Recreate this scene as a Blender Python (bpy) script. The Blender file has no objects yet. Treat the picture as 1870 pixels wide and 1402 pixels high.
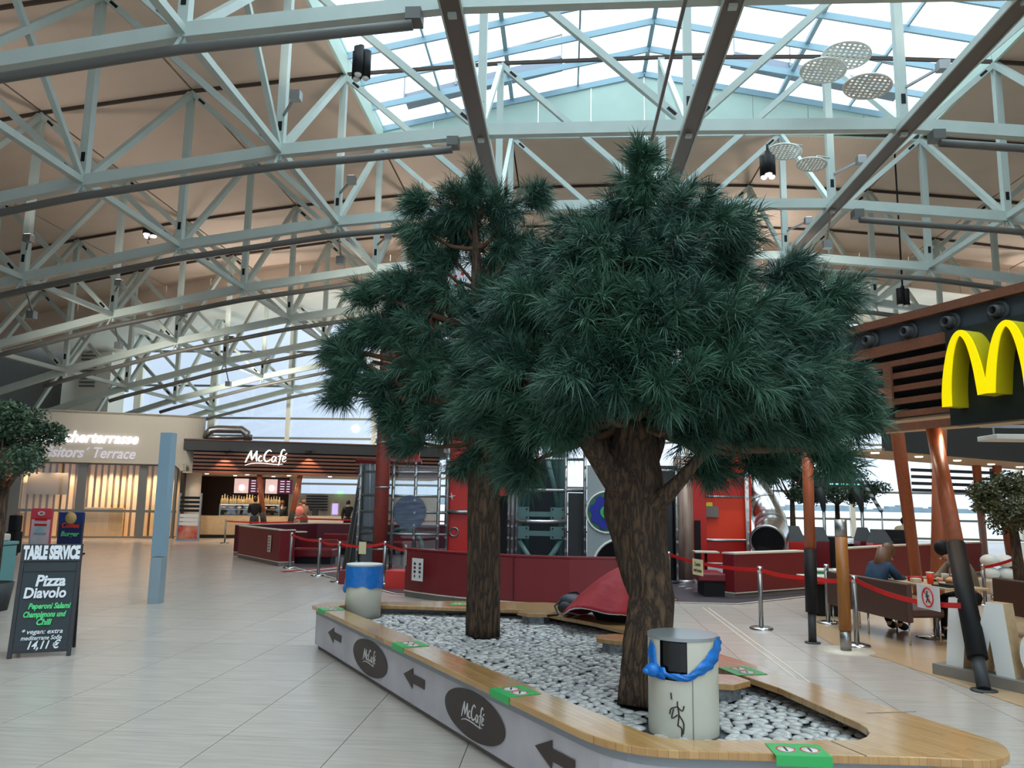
import bpy, bmesh, math, random
from mathutils import Vector, Matrix, noise
from mathutils.geometry import tessellate_polygon
random.seed(7)
PI = math.pi
S = bpy.context.scene
C = S.collection

# ------------------------------------------------------------------ camera
F, PITCH, YAW, ROLL, EYE = 1443.15, .14672, .06748, .01654, 1.8
cam_d = bpy.data.cameras.new('camera'); cam = bpy.data.objects.new('camera', cam_d); C.objects.link(cam)
cam_d.sensor_width = 36; cam_d.lens = F / 1870 * 36; cam_d.clip_end = 3000; cam_d.clip_start = .05
cam.location = (0, 0, EYE)
cam.rotation_mode = 'QUATERNION'
cam.rotation_quaternion = (Matrix.Rotation(YAW, 3, 'Z') @ Matrix.Rotation(PI / 2 + PITCH, 3, 'X') @ Matrix.Rotation(ROLL, 3, 'Z')).to_quaternion()
S.camera = cam
S.view_settings.view_transform = 'Standard'; S.view_settings.look = 'None'
S.view_settings.gamma = 1; S.view_settings.use_curve_mapping = False
S.view_settings.exposure = 0.5
S.cycles.max_bounces = 8; S.cycles.diffuse_bounces = 4; S.cycles.glossy_bounces = 4
S.cycles.transparent_max_bounces = 16; S.cycles.caustics_reflective = False; S.cycles.caustics_refractive = False

# ------------------------------------------------------------------ overcast daylight
w = bpy.data.worlds.new('overcast'); S.world = w; w.use_nodes = True
wn = w.node_tree; bg = wn.nodes['Background']
tc = wn.nodes.new('ShaderNodeTexCoord'); sep = wn.nodes.new('ShaderNodeSeparateXYZ'); cr = wn.nodes.new('ShaderNodeValToRGB')
wn.links.new(tc.outputs['Generated'], sep.inputs[0]); wn.links.new(sep.outputs['Z'], cr.inputs[0]); cr.color_ramp.elements[0].color = (.66, .78, .95, 1); cr.color_ramp.elements[0].position = .0
cr.color_ramp.elements[1].color = (1.75, 2.05, 2.2, 1); cr.color_ramp.elements[1].position = .75
e = cr.color_ramp.elements.new(.3); e.color = (.80, .92, 1.08, 1)
bg.inputs[1].default_value = 1.35
# the overcast is thinner towards the right (+X): low sky dim blue on the left, bright white on the right
cl = wn.nodes.new('ShaderNodeValToRGB'); wn.links.new(sep.outputs['Z'], cl.inputs[0])
cl.color_ramp.elements[0].color = (.34, .41, .52, 1); cl.color_ramp.elements[0].position = 0
cl.color_ramp.elements[1].color = (1.75, 2.05, 2.2, 1); cl.color_ramp.elements[1].position = .75
e = cl.color_ramp.elements.new(.3); e.color = (.45, .53, .65, 1)
mr = wn.nodes.new('ShaderNodeMapRange'); mr.inputs['From Min'].default_value = -.45; mr.inputs['From Max'].default_value = .15; mr.interpolation_type = 'SMOOTHSTEP'
mx = wn.nodes.new('ShaderNodeMix'); mx.data_type = 'RGBA'
wn.links.new(sep.outputs['X'], mr.inputs[0]); wn.links.new(mr.outputs[0], mx.inputs['Factor']); wn.links.new(cl.outputs[0], mx.inputs['A']); wn.links.new(cr.outputs[0], mx.inputs['B']); wn.links.new(mx.outputs['Result'], bg.inputs[0])


# ------------------------------------------------------------------ helpers
def rgb(r, g, b):
    f = lambda c: (c / 255 / 12.92) if c / 255 <= .04045 else ((c / 255 + .055) / 1.055) ** 2.4
    return (f(r), f(g), f(b), 1)


def ray(px, py):
    v = Vector(((px - 935) / F, -(py - 701) / F, -1))
    return cam.rotation_quaternion.to_matrix() @ v


def at(px, py, z=0.0):
    r = ray(px, py); t = (z - EYE) / r.z
    return Vector((r.x * t, r.y * t, z))


def atY(px, py, Y):
    r = ray(px, py); t = Y / r.y
    return Vector((r.x * t, Y, EYE + r.z * t))


def at_wall(px, py, p, d):
    """hit of a sight line with the vertical plane through p along d"""
    n = Vector((-d[1], d[0], 0)); r = ray(px, py)
    t = n.dot(Vector((p[0], p[1], 0))) / n.dot(r)
    return Vector((r.x * t, r.y * t, EYE + r.z * t))


def tag(o, label=None, cat=None, group=None, kind=None):
    if label: o['label'] = label
    if cat: o['category'] = cat
    if group: o['group'] = group
    if kind: o['kind'] = kind
    return o


def thing(name, label, cat, loc=(0, 0, 0), rz=0, group=None):
    o = bpy.data.objects.new(name, None); C.objects.link(o); o.empty_display_size = .1
    o.location = loc; o.rotation_euler = (0, 0, rz)
    return tag(o, label, cat, group)


def copy_tree(o, parent=None):
    c = o.copy(); C.objects.link(c)
    if parent: c.parent = parent
    for ch in list(o.children): copy_tree(ch, c)
    return c


class MB:
    def __init__(s): s.v = []; s.f = []; s.smooth = []

    def add(s, vs, fs, smooth=False):
        n = len(s.v); s.v += [tuple(x) for x in vs]; s.f += [tuple(i + n for i in f) for f in fs]; s.smooth += [smooth] * len(fs)
        return s

    def box(s, c, d, m=None):
        x, y, z = d[0] / 2, d[1] / 2, d[2] / 2
        vs = [Vector((sx * x, sy * y, sz * z)) for sx in (-1, 1) for sy in (-1, 1) for sz in (-1, 1)]
        if m is not None: vs = [m @ v for v in vs]
        vs = [v + Vector(c) for v in vs]
        return s.add(vs, [(0, 1, 3, 2), (4, 6, 7, 5), (0, 4, 5, 1), (2, 3, 7, 6), (0, 2, 6, 4), (1, 5, 7, 3)])

    def beam(s, a, b, w, h, up=(0, 0, 1)):
        a, b = Vector(a), Vector(b); t = (b - a).normalized(); u = Vector(up)
        if abs(t.dot(u)) > .99: u = Vector((0, 1, 0))
        r = t.cross(u).normalized(); q = r.cross(t).normalized()
        vs = [p + r * (sx * w / 2) + q * (sz * h / 2) for p in (a, b) for sx, sz in ((-1, -1), (1, -1), (1, 1), (-1, 1))]
        return s.add(vs, [(0, 3, 2, 1), (4, 5, 6, 7), (0, 1, 5, 4), (1, 2, 6, 5), (2, 3, 7, 6), (3, 0, 4, 7)])

    def tube(s, pts, rad, n=12, cap=True, wob=None):
        pts = [Vector(p) for p in pts]
        if not hasattr(rad, '__len__'): rad = [rad] * len(pts)
        vs = []; fs = []; pr = None
        for i, p in enumerate(pts):
            t = (pts[min(i + 1, len(pts) - 1)] - pts[max(i - 1, 0)]).normalized()
            if pr is None:
                pr = t.orthogonal().normalized()
            pr = (pr - t * pr.dot(t)).normalized(); q = t.cross(pr)
            for k in range(n):
                a = 2 * PI * k / n; r = rad[i] * (wob(a, i) if wob else 1)
                vs.append(p + pr * (math.cos(a) * r) + q * (math.sin(a) * r))
        for i in range(len(pts) - 1):
            for k in range(n):
                fs.append((i * n + k, i * n + (k + 1) % n, (i + 1) * n + (k + 1) % n, (i + 1) * n + k))
        s.add(vs, fs, True)
        if cap:
            m = len(s.v) - len(vs)
            s.f.append(tuple(m + k for k in reversed(range(n)))); s.smooth.append(False)
            s.f.append(tuple(m + (len(pts) - 1) * n + k for k in range(n))); s.smooth.append(False)
        return s

    def lathe(s, prof, c=(0, 0, 0), n=28, a0=0, a1=2 * PI, smooth=True):
        full = abs(a1 - a0 - 2 * PI) < 1e-6; m = n if full else n + 1
        vs = [(c[0] + r * math.cos(a0 + (a1 - a0) * k / n), c[1] + r * math.sin(a0 + (a1 - a0) * k / n), c[2] + z) for r, z in prof for k in range(m)]
        fs = []
        for i in range(len(prof) - 1):
            for k in range(n):
                k2 = (k + 1) % m
                fs.append((i * m + k, i * m + k2, (i + 1) * m + k2, (i + 1) * m + k))
        return s.add(vs, fs, smooth)

    def prism(s, poly, z0, z1, holes=()):
        loops = [[Vector((p[0], p[1], 0)) for p in poly]] + [[Vector((p[0], p[1], 0)) for p in h] for h in holes]
        flat = [p for l in loops for p in l]; n = len(flat)
        tris = tessellate_polygon(loops)
        vs = [(p.x, p.y, z0) for p in flat] + [(p.x, p.y, z1) for p in flat]
        fs = []
        for t in tris:
            a, b, c = (flat[i] for i in t)
            ccw = (b - a).cross(c - a).z > 0
            t = tuple(t) if ccw else tuple(reversed(t))
            fs.append(tuple(i + n for i in t)); fs.append(tuple(reversed(t)))
        o = 0
        for li, l in enumerate(loops):
            k = len(l)
            ar = sum(l[i].x * l[(i + 1) % k].y - l[(i + 1) % k].x * l[i].y for i in range(k))
            fwd = (ar > 0) == (li == 0)
            for i in range(k):
                a, b = o + i, o + (i + 1) % k
                fs.append((a, b, b + n, a + n) if fwd else (b, a, a + n, b + n))
            o += k
        return s.add(vs, fs)

    def xf(s, m):
        s.v = [tuple(m @ Vector(p)) for p in s.v]; return s

    def ell(s, c, r, n=12, m=8):
        vs = []; fs = []
        for i in range(m + 1):
            th = PI * i / m
            for k in range(n):
                a = 2 * PI * k / n
                vs.append((c[0] + r[0] * math.sin(th) * math.cos(a), c[1] + r[1] * math.sin(th) * math.sin(a), c[2] + r[2] * math.cos(th)))
        for i in range(m):
            for k in range(n):
                fs.append((i * n + k, (i + 1) * n + k, (i + 1) * n + (k + 1) % n, i * n + (k + 1) % n))
        return s.add(vs, fs, True)

    def build(s, name, mat, parent=None, world=False, bevel=0, label=None, kind=None):
        v = s.v
        if world and parent is not None:
            q = parent; off = Vector((0, 0, 0))
            while q: off += Vector(q.location); q = q.parent
            v = [(p[0] - off.x, p[1] - off.y, p[2] - off.z) for p in v]
        me = bpy.data.meshes.new(name); me.from_pydata(v, [], s.f)
        me.polygons.foreach_set('use_smooth', s.smooth)
        if mat: me.materials.append(mat)
        me.validate(); me.update()
        o = bpy.data.objects.new(name, me); C.objects.link(o)
        if parent: o.parent = parent
        if bevel:
            b = o.modifiers.new('bevel', 'BEVEL'); b.width = bevel; b.segments = 2; b.limit_method = 'ANGLE'
        if label: o['label'] = label
        if kind: o['kind'] = kind
        return o


def struct(name, mb, mat, **k):
    o = mb.build(name, mat, **k); o['kind'] = 'structure'; return o


# ------------------------------------------------------------------ materials
def mat(name, col, rough=.5, metal=0, var=0, scale=6, bump=0, bscale=None, stretch=None, emit=0, col2=None, spec=None, coat=0):
    m = bpy.data.materials.new(name); m.use_nodes = True; n = m.node_tree; b = n.nodes['Principled BSDF']
    b.inputs['Base Color'].default_value = col; b.inputs['Roughness'].default_value = rough; b.inputs['Metallic'].default_value = metal
    if spec is not None: b.inputs['Specular IOR Level'].default_value = spec
    if coat: b.inputs['Coat Weight'].default_value = coat; b.inputs['Coat Roughness'].default_value = .08
    if emit: b.inputs['Emission Color'].default_value = col; b.inputs['Emission Strength'].default_value = emit
    t = n.nodes.new('ShaderNodeTexCoord'); mp = n.nodes.new('ShaderNodeMapping'); n.links.new(t.outputs['Object'], mp.inputs[0])
    if stretch: mp.inputs['Scale'].default_value = stretch
    ns = n.nodes.new('ShaderNodeTexNoise'); ns.inputs['Scale'].default_value = scale; ns.inputs['Detail'].default_value = 4
    n.links.new(mp.outputs[0], ns.inputs['Vector'])
    if var or col2:
        c = n.nodes.new('ShaderNodeValToRGB'); c.color_ramp.elements[0].position = .32; c.color_ramp.elements[1].position = .68
        k = 1 - var
        c.color_ramp.elements[0].color = col2 if col2 else (col[0] * k, col[1] * k, col[2] * k, 1)
        c.color_ramp.elements[1].color = col if col2 else (min(1, col[0] * (1 + var)), min(1, col[1] * (1 + var)), min(1, col[2] * (1 + var)), 1)
        n.links.new(ns.outputs[0], c.inputs[0]); n.links.new(c.outputs[0], b.inputs['Base Color'])
    if bump:
        n2 = n.nodes.new('ShaderNodeTexNoise'); n2.inputs['Scale'].default_value = bscale or scale; n2.inputs['Detail'].default_value = 5
        n.links.new(mp.outputs[0], n2.inputs['Vector'])
        bp = n.nodes.new('ShaderNodeBump'); bp.inputs['Strength'].default_value = bump; bp.inputs['Distance'].default_value = .02
        n.links.new(n2.outputs[0], bp.inputs['Height']); n.links.new(bp.outputs[0], b.inputs['Normal'])
    return m


def glass(name, tint=(1, 1, 1, 1), refl=.07, rough=.02):
    m = bpy.data.materials.new(name); m.use_nodes = True; n = m.node_tree; n.nodes.clear()
    o = n.nodes.new('ShaderNodeOutputMaterial'); t = n.nodes.new('ShaderNodeBsdfTransparent'); g = n.nodes.new('ShaderNodeBsdfGlossy'); x = n.nodes.new('ShaderNodeMixShader')
    t.inputs[0].default_value = tint; g.inputs['Roughness'].default_value = rough; x.inputs[0].default_value = refl
    n.links.new(t.outputs[0], x.inputs[1]); n.links.new(g.outputs[0], x.inputs[2]); n.links.new(x.outputs[0], o.inputs[0])
    return m


def tinted(m, amount=.12):
    """each object a little lighter or darker (tiles, slats, panels differ from piece to piece)"""
    n = m.node_tree; b = n.nodes['Principled BSDF']
    src = b.inputs['Base Color'].links[0].from_socket if b.inputs['Base Color'].links else None
    oi = n.nodes.new('ShaderNodeObjectInfo'); mr = n.nodes.new('ShaderNodeMapRange'); hs = n.nodes.new('ShaderNodeHueSaturation')
    mr.inputs['To Min'].default_value = 1 - amount; mr.inputs['To Max'].default_value = 1 + amount
    n.links.new(oi.outputs['Random'], mr.inputs[0]); n.links.new(mr.outputs[0], hs.inputs['Value'])
    if src: n.links.new(src, hs.inputs['Color'])
    else: hs.inputs['Color'].default_value = b.inputs['Base Color'].default_value
    n.links.new(hs.outputs[0], b.inputs['Base Color']); return m


M = dict(
    tile=tinted(mat('floor_tile', rgb(182, 172, 163), .24, var=.09, scale=3, stretch=(.6, 7, 1), bump=.02, bscale=9), .035),
    joint=mat('joint', rgb(95, 88, 82), .8),
    steel_white=mat('painted_steel', rgb(180, 192, 186), .42, var=.04, scale=2),
    pipe=mat('dark_pipe', rgb(92, 92, 88), .45),
    rail=mat('brown_rail', rgb(98, 88, 80), .5),
    roof=tinted(mat('roof_panel', rgb(212, 192, 174), .8, var=.03, scale=1.2), .025),
    roofjoint=mat('roof_joint', rgb(70, 58, 50), .8),
    curb=mat('skylight_curb', rgb(190, 212, 200), .6, var=.04, scale=1),
    frame_blue=mat('glazing_bar', rgb(150, 182, 196), .4),
    glass=glass('clear_glass', (.96, .98, .98, 1)),
    skyglass=glass('roof_glass', (.93, .98, .99, 1), .04),
    plexi=glass('acrylic', (.84, .87, .87, 1), .05),
    palewall=mat('pale_wall', rgb(236, 232, 220), .8, var=.03, scale=1),
    darkwall=mat('dark_wall', rgb(72, 72, 70), .8, var=.05),
    beige=mat('beige_wall', rgb(204, 196, 180), .55, var=.02, scale=.8),
    beigewood=tinted(mat('maple_slat', rgb(214, 184, 144), .5, var=.06, scale=3, stretch=(6, 6, .4)), .06),
    mullion=mat('grey_mullion', rgb(120, 120, 116), .45, .2),
    white=mat('white', rgb(226, 226, 222), .5),
    whitegloss=mat('white_gloss', rgb(224, 224, 218), .25),
    black=mat('black', rgb(17, 17, 19), .6, spec=.3),
    blackgloss=mat('black_gloss', rgb(14, 14, 16), .15),
    charcoal=mat('charcoal', rgb(52, 54, 56), .6, var=.05),
    slat=tinted(mat('red_brown_slat', rgb(112, 68, 48), .5, var=.12, scale=4, stretch=(.6, 6, 6)), .05),
    polewood=mat('orange_brown_wood', rgb(158, 84, 52), .42, var=.14, scale=5, stretch=(5, 5, .5)),
    counterwood=mat('counter_wood', rgb(184, 160, 124), .45, var=.08, scale=4, stretch=(.4, 4, 4)),
    bench=mat('oiled_oak', rgb(186, 142, 86), .18, var=.13, scale=5, stretch=(1.2, 1.2, 1.2), coat=.4),
    concrete=mat('concrete_print', rgb(186, 181, 186), .45, var=.14, scale=2.2),
    plinth=mat('plinth', rgb(120, 114, 108), .5),
    print=mat('brown_print', rgb(62, 50, 46), .45),
    whiteprint=mat('white_print', rgb(215, 212, 210), .5),
    green=mat('green_sticker', rgb(52, 172, 92), .35),
    twig=mat('twig', rgb(96, 66, 46), .85, var=.2),
    bin=mat('cream_enamel', rgb(206, 202, 186), .3, spec=.5),
    lid=mat('grey_lid', rgb(150, 156, 158), .25, .3),
    bag=mat('blue_bag', rgb(20, 112, 196), .3, var=.1, scale=14, bump=.5, bscale=18),
    burg=mat('burgundy_leatherette', rgb(112, 22, 30), .42, var=.05, scale=30),
    burg2=mat('dark_burgundy', rgb(84, 18, 34), .5, var=.05),
    cream=mat('cream_edge', rgb(206, 196, 180), .45),
    chrome=mat('chrome', rgb(200, 200, 200), .18, 1),
    steel=mat('brushed_steel', rgb(150, 150, 150), .32, .9),
    red=mat('red_panel', rgb(196, 34, 24), .35),
    redorange=mat('orange_red_panel', rgb(236, 62, 26), .4),
    belt=mat('red_belt', rgb(206, 22, 24), .5),
    playfloor=mat('play_carpet', rgb(70, 63, 70), .45, var=.1, scale=3),
    teal=mat('teal_steel', rgb(96, 130, 128), .45),
    denim=mat('navy', rgb(30, 40, 88), .7),
    skin=mat('skin', rgb(206, 160, 134), .55),
    brown_leather=mat('brown_leatherette', rgb(74, 46, 36), .45, var=.06, scale=12),
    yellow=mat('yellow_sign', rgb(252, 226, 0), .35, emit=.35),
    chalk=mat('chalkboard', rgb(30, 44, 48), .55, var=.12, scale=5),
    blackboardframe=mat('board_frame', rgb(24, 24, 28), .4),
    chalkwhite=mat('chalk_white', rgb(225, 228, 232), .8),
    chalkgreen=mat('chalk_green', rgb(90, 215, 130), .8),
    bluegrey=mat('blue_grey_post', rgb(132, 160, 176), .4),
    warm=mat('warm_lamp', (1, .82, .55, 1), .5, emit=6),
    cool=mat('cool_lamp', (1, .8, .86, 1), .5, emit=14),
    letter=mat('lit_letter', (.92, .9, 1, 1), .5, emit=.8),
    letter2=mat('glowing_white_letter', rgb(216, 212, 222), .4, emit=.22),  # faint glow put in to lift the dim second sign line
    tanfloor=mat('tan_floor', rgb(186, 156, 122), .3, var=.06, scale=3, stretch=(1, 5, 1)),
    redjacket=mat('red_fabric', rgb(158, 22, 34), .6, var=.1, scale=6, bump=.3, bscale=9),
)


def leafmat(name, a, b, rough=.55):
    m = bpy.data.materials.new(name); m.use_nodes = True; n = m.node_tree; p = n.nodes['Principled BSDF']
    t = n.nodes.new('ShaderNodeTexCoord'); ns = n.nodes.new('ShaderNodeTexNoise'); ns.inputs['Scale'].default_value = 2.2; ns.inputs['Detail'].default_value = 3
    c = n.nodes.new('ShaderNodeValToRGB'); c.color_ramp.elements[0].color = a; c.color_ramp.elements[1].color = b
    c.color_ramp.elements[0].position = .35; c.color_ramp.elements[1].position = .65
    n.links.new(t.outputs['Object'], ns.inputs['Vector']); n.links.new(ns.outputs[0], c.inputs[0]); n.links.new(c.outputs[0], p.inputs['Base Color'])
    p.inputs['Roughness'].default_value = rough; return m


def barkmat():
    m = bpy.data.materials.new('bark'); m.use_nodes = True; n = m.node_tree; p = n.nodes['Principled BSDF']; p.inputs['Roughness'].default_value = .9
    t = n.nodes.new('ShaderNodeTexCoord'); mp = n.nodes.new('ShaderNodeMapping'); mp.inputs['Scale'].default_value = (15, 15, 2.6); n.links.new(t.outputs['Object'], mp.inputs[0])
    d = n.nodes.new('ShaderNodeTexNoise'); d.inputs['Scale'].default_value = 1.1; d.inputs['Detail'].default_value = 4
    ad = n.nodes.new('ShaderNodeVectorMath'); ad.operation = 'MULTIPLY_ADD'; ad.inputs[1].default_value = (2.6, 2.6, 2.6); n.links.new(mp.outputs[0], d.inputs['Vector']); n.links.new(mp.outputs[0], ad.inputs[2]); n.links.new(d.outputs['Color'], ad.inputs[0]); d.inputs['Detail'].default_value = 7
    v = n.nodes.new('ShaderNodeTexVoronoi'); v.feature = 'DISTANCE_TO_EDGE'; v.inputs['Scale'].default_value = 1.0; n.links.new(ad.outputs[0], v.inputs['Vector'])
    c = n.nodes.new('ShaderNodeValToRGB'); c.color_ramp.elements[0].color = rgb(44, 34, 27); c.color_ramp.elements[1].color = rgb(116, 90, 66); c.color_ramp.elements[1].position = .5
    k = c.color_ramp.elements.new(.12); k.color = rgb(78, 60, 45)
    n.links.new(v.outputs['Distance'], c.inputs[0]); n.links.new(c.outputs[0], p.inputs['Base Color'])
    b = n.nodes.new('ShaderNodeBump'); b.inputs['Strength'].default_value = 1; b.inputs['Distance'].default_value = .03; n.links.new(v.outputs['Distance'], b.inputs['Height']); n.links.new(b.outputs[0], p.inputs['Normal'])
    return m


def oakmat():
    m = bpy.data.materials.new('oak_staves'); m.use_nodes = True; n = m.node_tree; p = n.nodes['Principled BSDF']; p.inputs['Roughness'].default_value = .2; p.inputs['Coat Weight'].default_value = .5; p.inputs['Coat Roughness'].default_value = .12
    t = n.nodes.new('ShaderNodeTexCoord'); mp = n.nodes.new('ShaderNodeMapping'); mp.inputs['Rotation'].default_value = (0, 0, 1.013); n.links.new(t.outputs['Object'], mp.inputs[0])
    b = n.nodes.new('ShaderNodeTexBrick'); b.inputs['Scale'].default_value = 1; b.inputs['Brick Width'].default_value = .62; b.inputs['Row Height'].default_value = .045; b.inputs['Mortar Size'].default_value = .0012; b.offset = .37
    b.inputs['Color1'].default_value = rgb(194, 151, 97); b.inputs['Color2'].default_value = rgb(178, 134, 82); b.inputs['Mortar'].default_value = rgb(150, 110, 66); n.links.new(mp.outputs[0], b.inputs['Vector'])
    g = n.nodes.new('ShaderNodeMapping'); g.inputs['Scale'].default_value = (2, 30, 2); n.links.new(mp.outputs[0], g.inputs[0]); ns = n.nodes.new('ShaderNodeTexNoise'); ns.inputs['Scale'].default_value = 2; n.links.new(g.outputs[0], ns.inputs['Vector'])
    h = n.nodes.new('ShaderNodeHueSaturation'); r = n.nodes.new('ShaderNodeMapRange'); r.inputs['To Min'].default_value = .82; r.inputs['To Max'].default_value = 1.16; n.links.new(ns.outputs[0], r.inputs[0]); n.links.new(r.outputs[0], h.inputs['Value']); n.links.new(b.outputs[0], h.inputs['Color']); n.links.new(h.outputs[0], p.inputs['Base Color'])
    return m


M['bark'] = barkmat(); M['bench'] = oakmat()
M['needle'] = leafmat('pine_needles', rgb(34, 66, 54), rgb(66, 106, 84))
M['leaf'] = leafmat('ficus_leaves', rgb(44, 66, 48), rgb(78, 104, 76))
M['leaf2'] = leafmat('olive_leaves', rgb(66, 66, 40), rgb(96, 98, 62))


def stripes(name, c1, c2, scale, axis=0, rough=.5, width=.5, emit=0):
    m = bpy.data.materials.new(name); m.use_nodes = True; n = m.node_tree; p = n.nodes['Principled BSDF']
    t = n.nodes.new('ShaderNodeTexCoord'); s = n.nodes.new('ShaderNodeSeparateXYZ'); a = n.nodes.new('ShaderNodeMath'); a.operation = 'MULTIPLY'; a.inputs[1].default_value = scale
    f = n.nodes.new('ShaderNodeMath'); f.operation = 'FRACT'; g = n.nodes.new('ShaderNodeMath'); g.operation = 'GREATER_THAN'; g.inputs[1].default_value = width
    x = n.nodes.new('ShaderNodeMix'); x.data_type = 'RGBA'; x.inputs['A'].default_value = c1; x.inputs['B'].default_value = c2
    n.links.new(t.outputs['Object'], s.inputs[0]); n.links.new(s.outputs[axis], a.inputs[0]); n.links.new(a.outputs[0], f.inputs[0]); n.links.new(f.outputs[0], g.inputs[0])
    n.links.new(g.outputs[0], x.inputs['Factor']); n.links.new(x.outputs['Result'], p.inputs['Base Color']); p.inputs['Roughness'].default_value = rough
    return m


# ------------------------------------------------------------------ text and handwriting
def text(name, body, size, m, parent, loc, rot=(PI / 2, 0, 0), extrude=.01, shear=0, align='LEFT', off=0, sx=1, sp=1):
    cu = bpy.data.curves.new(name, 'FONT'); cu.body = body; cu.size = size; cu.extrude = extrude; cu.shear = shear; cu.align_x = align; cu.offset = off; cu.space_character = sp
    cu.resolution_u = 3
    t = bpy.data.objects.new(name, cu); me = bpy.data.meshes.new_from_object(t); bpy.data.objects.remove(t); bpy.data.curves.remove(cu)
    me.materials.clear(); me.materials.append(m)
    o = bpy.data.objects.new(name, me); C.objects.link(o); o.parent = parent; o.location = loc; o.rotation_euler = rot; o.scale = (sx, 1, 1)
    return o


def ribbon(mb, pts, ws, z0, z1):
    """flat brush stroke in the local XY plane"""
    n = len(pts); L = []; R = []
    for i, p in enumerate(pts):
        a = pts[max(i - 1, 0)]; b = pts[min(i + 1, n - 1)]; d = Vector((b[0] - a[0], b[1] - a[1])); d = d.normalized() if d.length else Vector((1, 0)); q = Vector((-d.y, d.x)) * ws[i] / 2
        L.append((p[0] + q.x, p[1] + q.y)); R.append((p[0] - q.x, p[1] - q.y))
    vs = [(x, y, z) for z in (z0, z1) for x, y in L + R]; fs = []
    N = 2 * n
    for i in range(n - 1):
        fs += [(N + i, N + n + i, N + n + i + 1, N + i + 1), (i, i + 1, n + i + 1, n + i), (i, N + i, N + i + 1, i + 1), (n + i, n + i + 1, N + n + i + 1, N + n + i)]
    fs += [(0, n, N + n, N), (n - 1, N + n - 1, N + n + n - 1, n + n - 1)]
    mb.add(vs, fs)


def smoothpts(p, k=5):
    out = []
    for i in range(len(p) - 1):
        p0, p1, p2, p3 = p[max(i - 1, 0)], p[i], p[i + 1], p[min(i + 2, len(p) - 1)]
        for j in range(k):
            t = j / k
            out.append(tuple(.5 * ((2 * p1[c]) + (-p0[c] + p2[c]) * t + (2 * p0[c] - 5 * p1[c] + 4 * p2[c] - p3[c]) * t * t + (-p0[c] + 3 * p1[c] - 3 * p2[c] + p3[c]) * t ** 3) for c in (0, 1)))
    out.append(tuple(p[-1])); return out


CAFE = [  # brush strokes of the cafe lettering, unit box about 4.3 x 1.9, (points, width)
    ([(0, .25), (.18, .7), (.38, 1.15), (.5, 1.42)], .13), ([(.5, 1.42), (.52, .9), (.6, .5)], .12), ([(.6, .5), (.8, .95), (1.02, 1.4)], .11), ([(1.02, 1.4), (1.0, .9), (1.04, .4)], .14),
    ([(1.52, .88), (1.36, .92), (1.22, .7), (1.24, .48), (1.42, .42), (1.58, .52)], .11),
    ([(2.38, 1.36), (2.2, 1.5), (1.95, 1.35), (1.75, .98), (1.74, .62), (1.92, .42), (2.16, .48), (2.34, .62)], .13),
    ([(2.78, .86), (2.62, .92), (2.46, .72), (2.46, .48), (2.6, .4), (2.76, .62), (2.84, .86), (2.82, .5), (2.92, .42)], .1),
    ([(3.66, 1.5), (3.5, 1.6), (3.34, 1.4), (3.24, .9), (3.16, .4), (3.08, .05)], .12), ([(2.98, .92), (3.3, .98), (3.54, .98)], .08),
    ([(3.44, .62), (3.66, .72), (3.74, .86), (3.6, .92), (3.46, .74), (3.46, .5), (3.6, .42), (3.8, .54)], .09), ([(3.66, 1.1), (3.84, 1.26)], .08),
    ([(.0, -.02), (.5, .16), (1.2, .22), (2.0, .2), (2.8, .14), (3.5, .18)], .07)]


def cafe_sign(name, m, parent, origin, xdir, height, extrude, label=None):
    mb = MB()
    for pts, wd in CAFE:
        q = smoothpts(pts); n = len(q)
        ws = [wd * (.55 + .6 * math.sin(PI * (i + .6) / (n + .2))) for i in range(n)]
        ribbon(mb, q, ws, 0, extrude * 1.9 / height)
    k = height / 1.9; x = Vector((xdir[0], xdir[1], 0)).normalized(); z = Vector((0, 0, 1)); nrm = x.cross(z)
    mm = Matrix((x, z, nrm)).transposed()
    mb.v = [tuple(Vector(origin) + mm @ (Vector(((p[0] - 1.9) * k, (p[1] - .8) * k, p[2] * k)))) for p in mb.v]
    return mb.build(name, m, parent, world=True, label=label)


# ================================================================== THE HALL
BAY = 4.5; X0 = .58234 * BAY; WC = .99701 * BAY; Y0 = 2.6095 * BAY
colx = lambda j: X0 + (j - 3) * WC
rowy = lambda i: Y0 + i * BAY


def zb(j): return EYE + BAY * (1.80672 - .02956 * .994 * (j - 3) ** 2) - (.1 if j == 3 else 0)


def zt(j): return EYE + BAY * (2.73008 - .01881 * .994 * (j - 3) ** 2)


XL, XR, YB, YREAR, YROOF = colx(-4.1), colx(10.1), 46.0, -16.0, 37.0

# floor: screed, tiles one by one near the camera, joined farther off
fl = struct('floor', MB().box(((XL + XR) / 2, (YB + YREAR) / 2, -.26), (XR - XL, YB - YREAR, .5)), M['joint'])
TS = .925; tx0 = -.70
tm = MB().box((0, 0, -.0045), (TS - .006, TS - .006, .009)).build('tile', M['tile'], fl)
spots = []
for i in range(-40, 40):
    for k in range(-10, 50):
        x = tx0 + (i + .5) * TS; y = (k + .5) * TS - .3
        if x < XL or x > XR or y > YB: continue
        spots.append((x, y))
cone = lambda x, y: y > 3.6 and -.84 * y - .9 < x < .64 * y + .9
near = sorted([p for p in spots if cone(*p)], key=lambda p: p[0] ** 2 + p[1] ** 2)[:290]; ns_ = set(near)
for n_, (x, y) in enumerate(near):
    o = tm if n_ == 0 else tm.copy()
    if n_: C.objects.link(o)
    o.location = (x, y, 0)
far = MB()
for p in spots:
    if p not in ns_: far.box((p[0], p[1], -.0045), (TS - .006, TS - .006, .009))
far.build('far_tiles', M['tile'], fl, kind='stuff')

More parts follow.
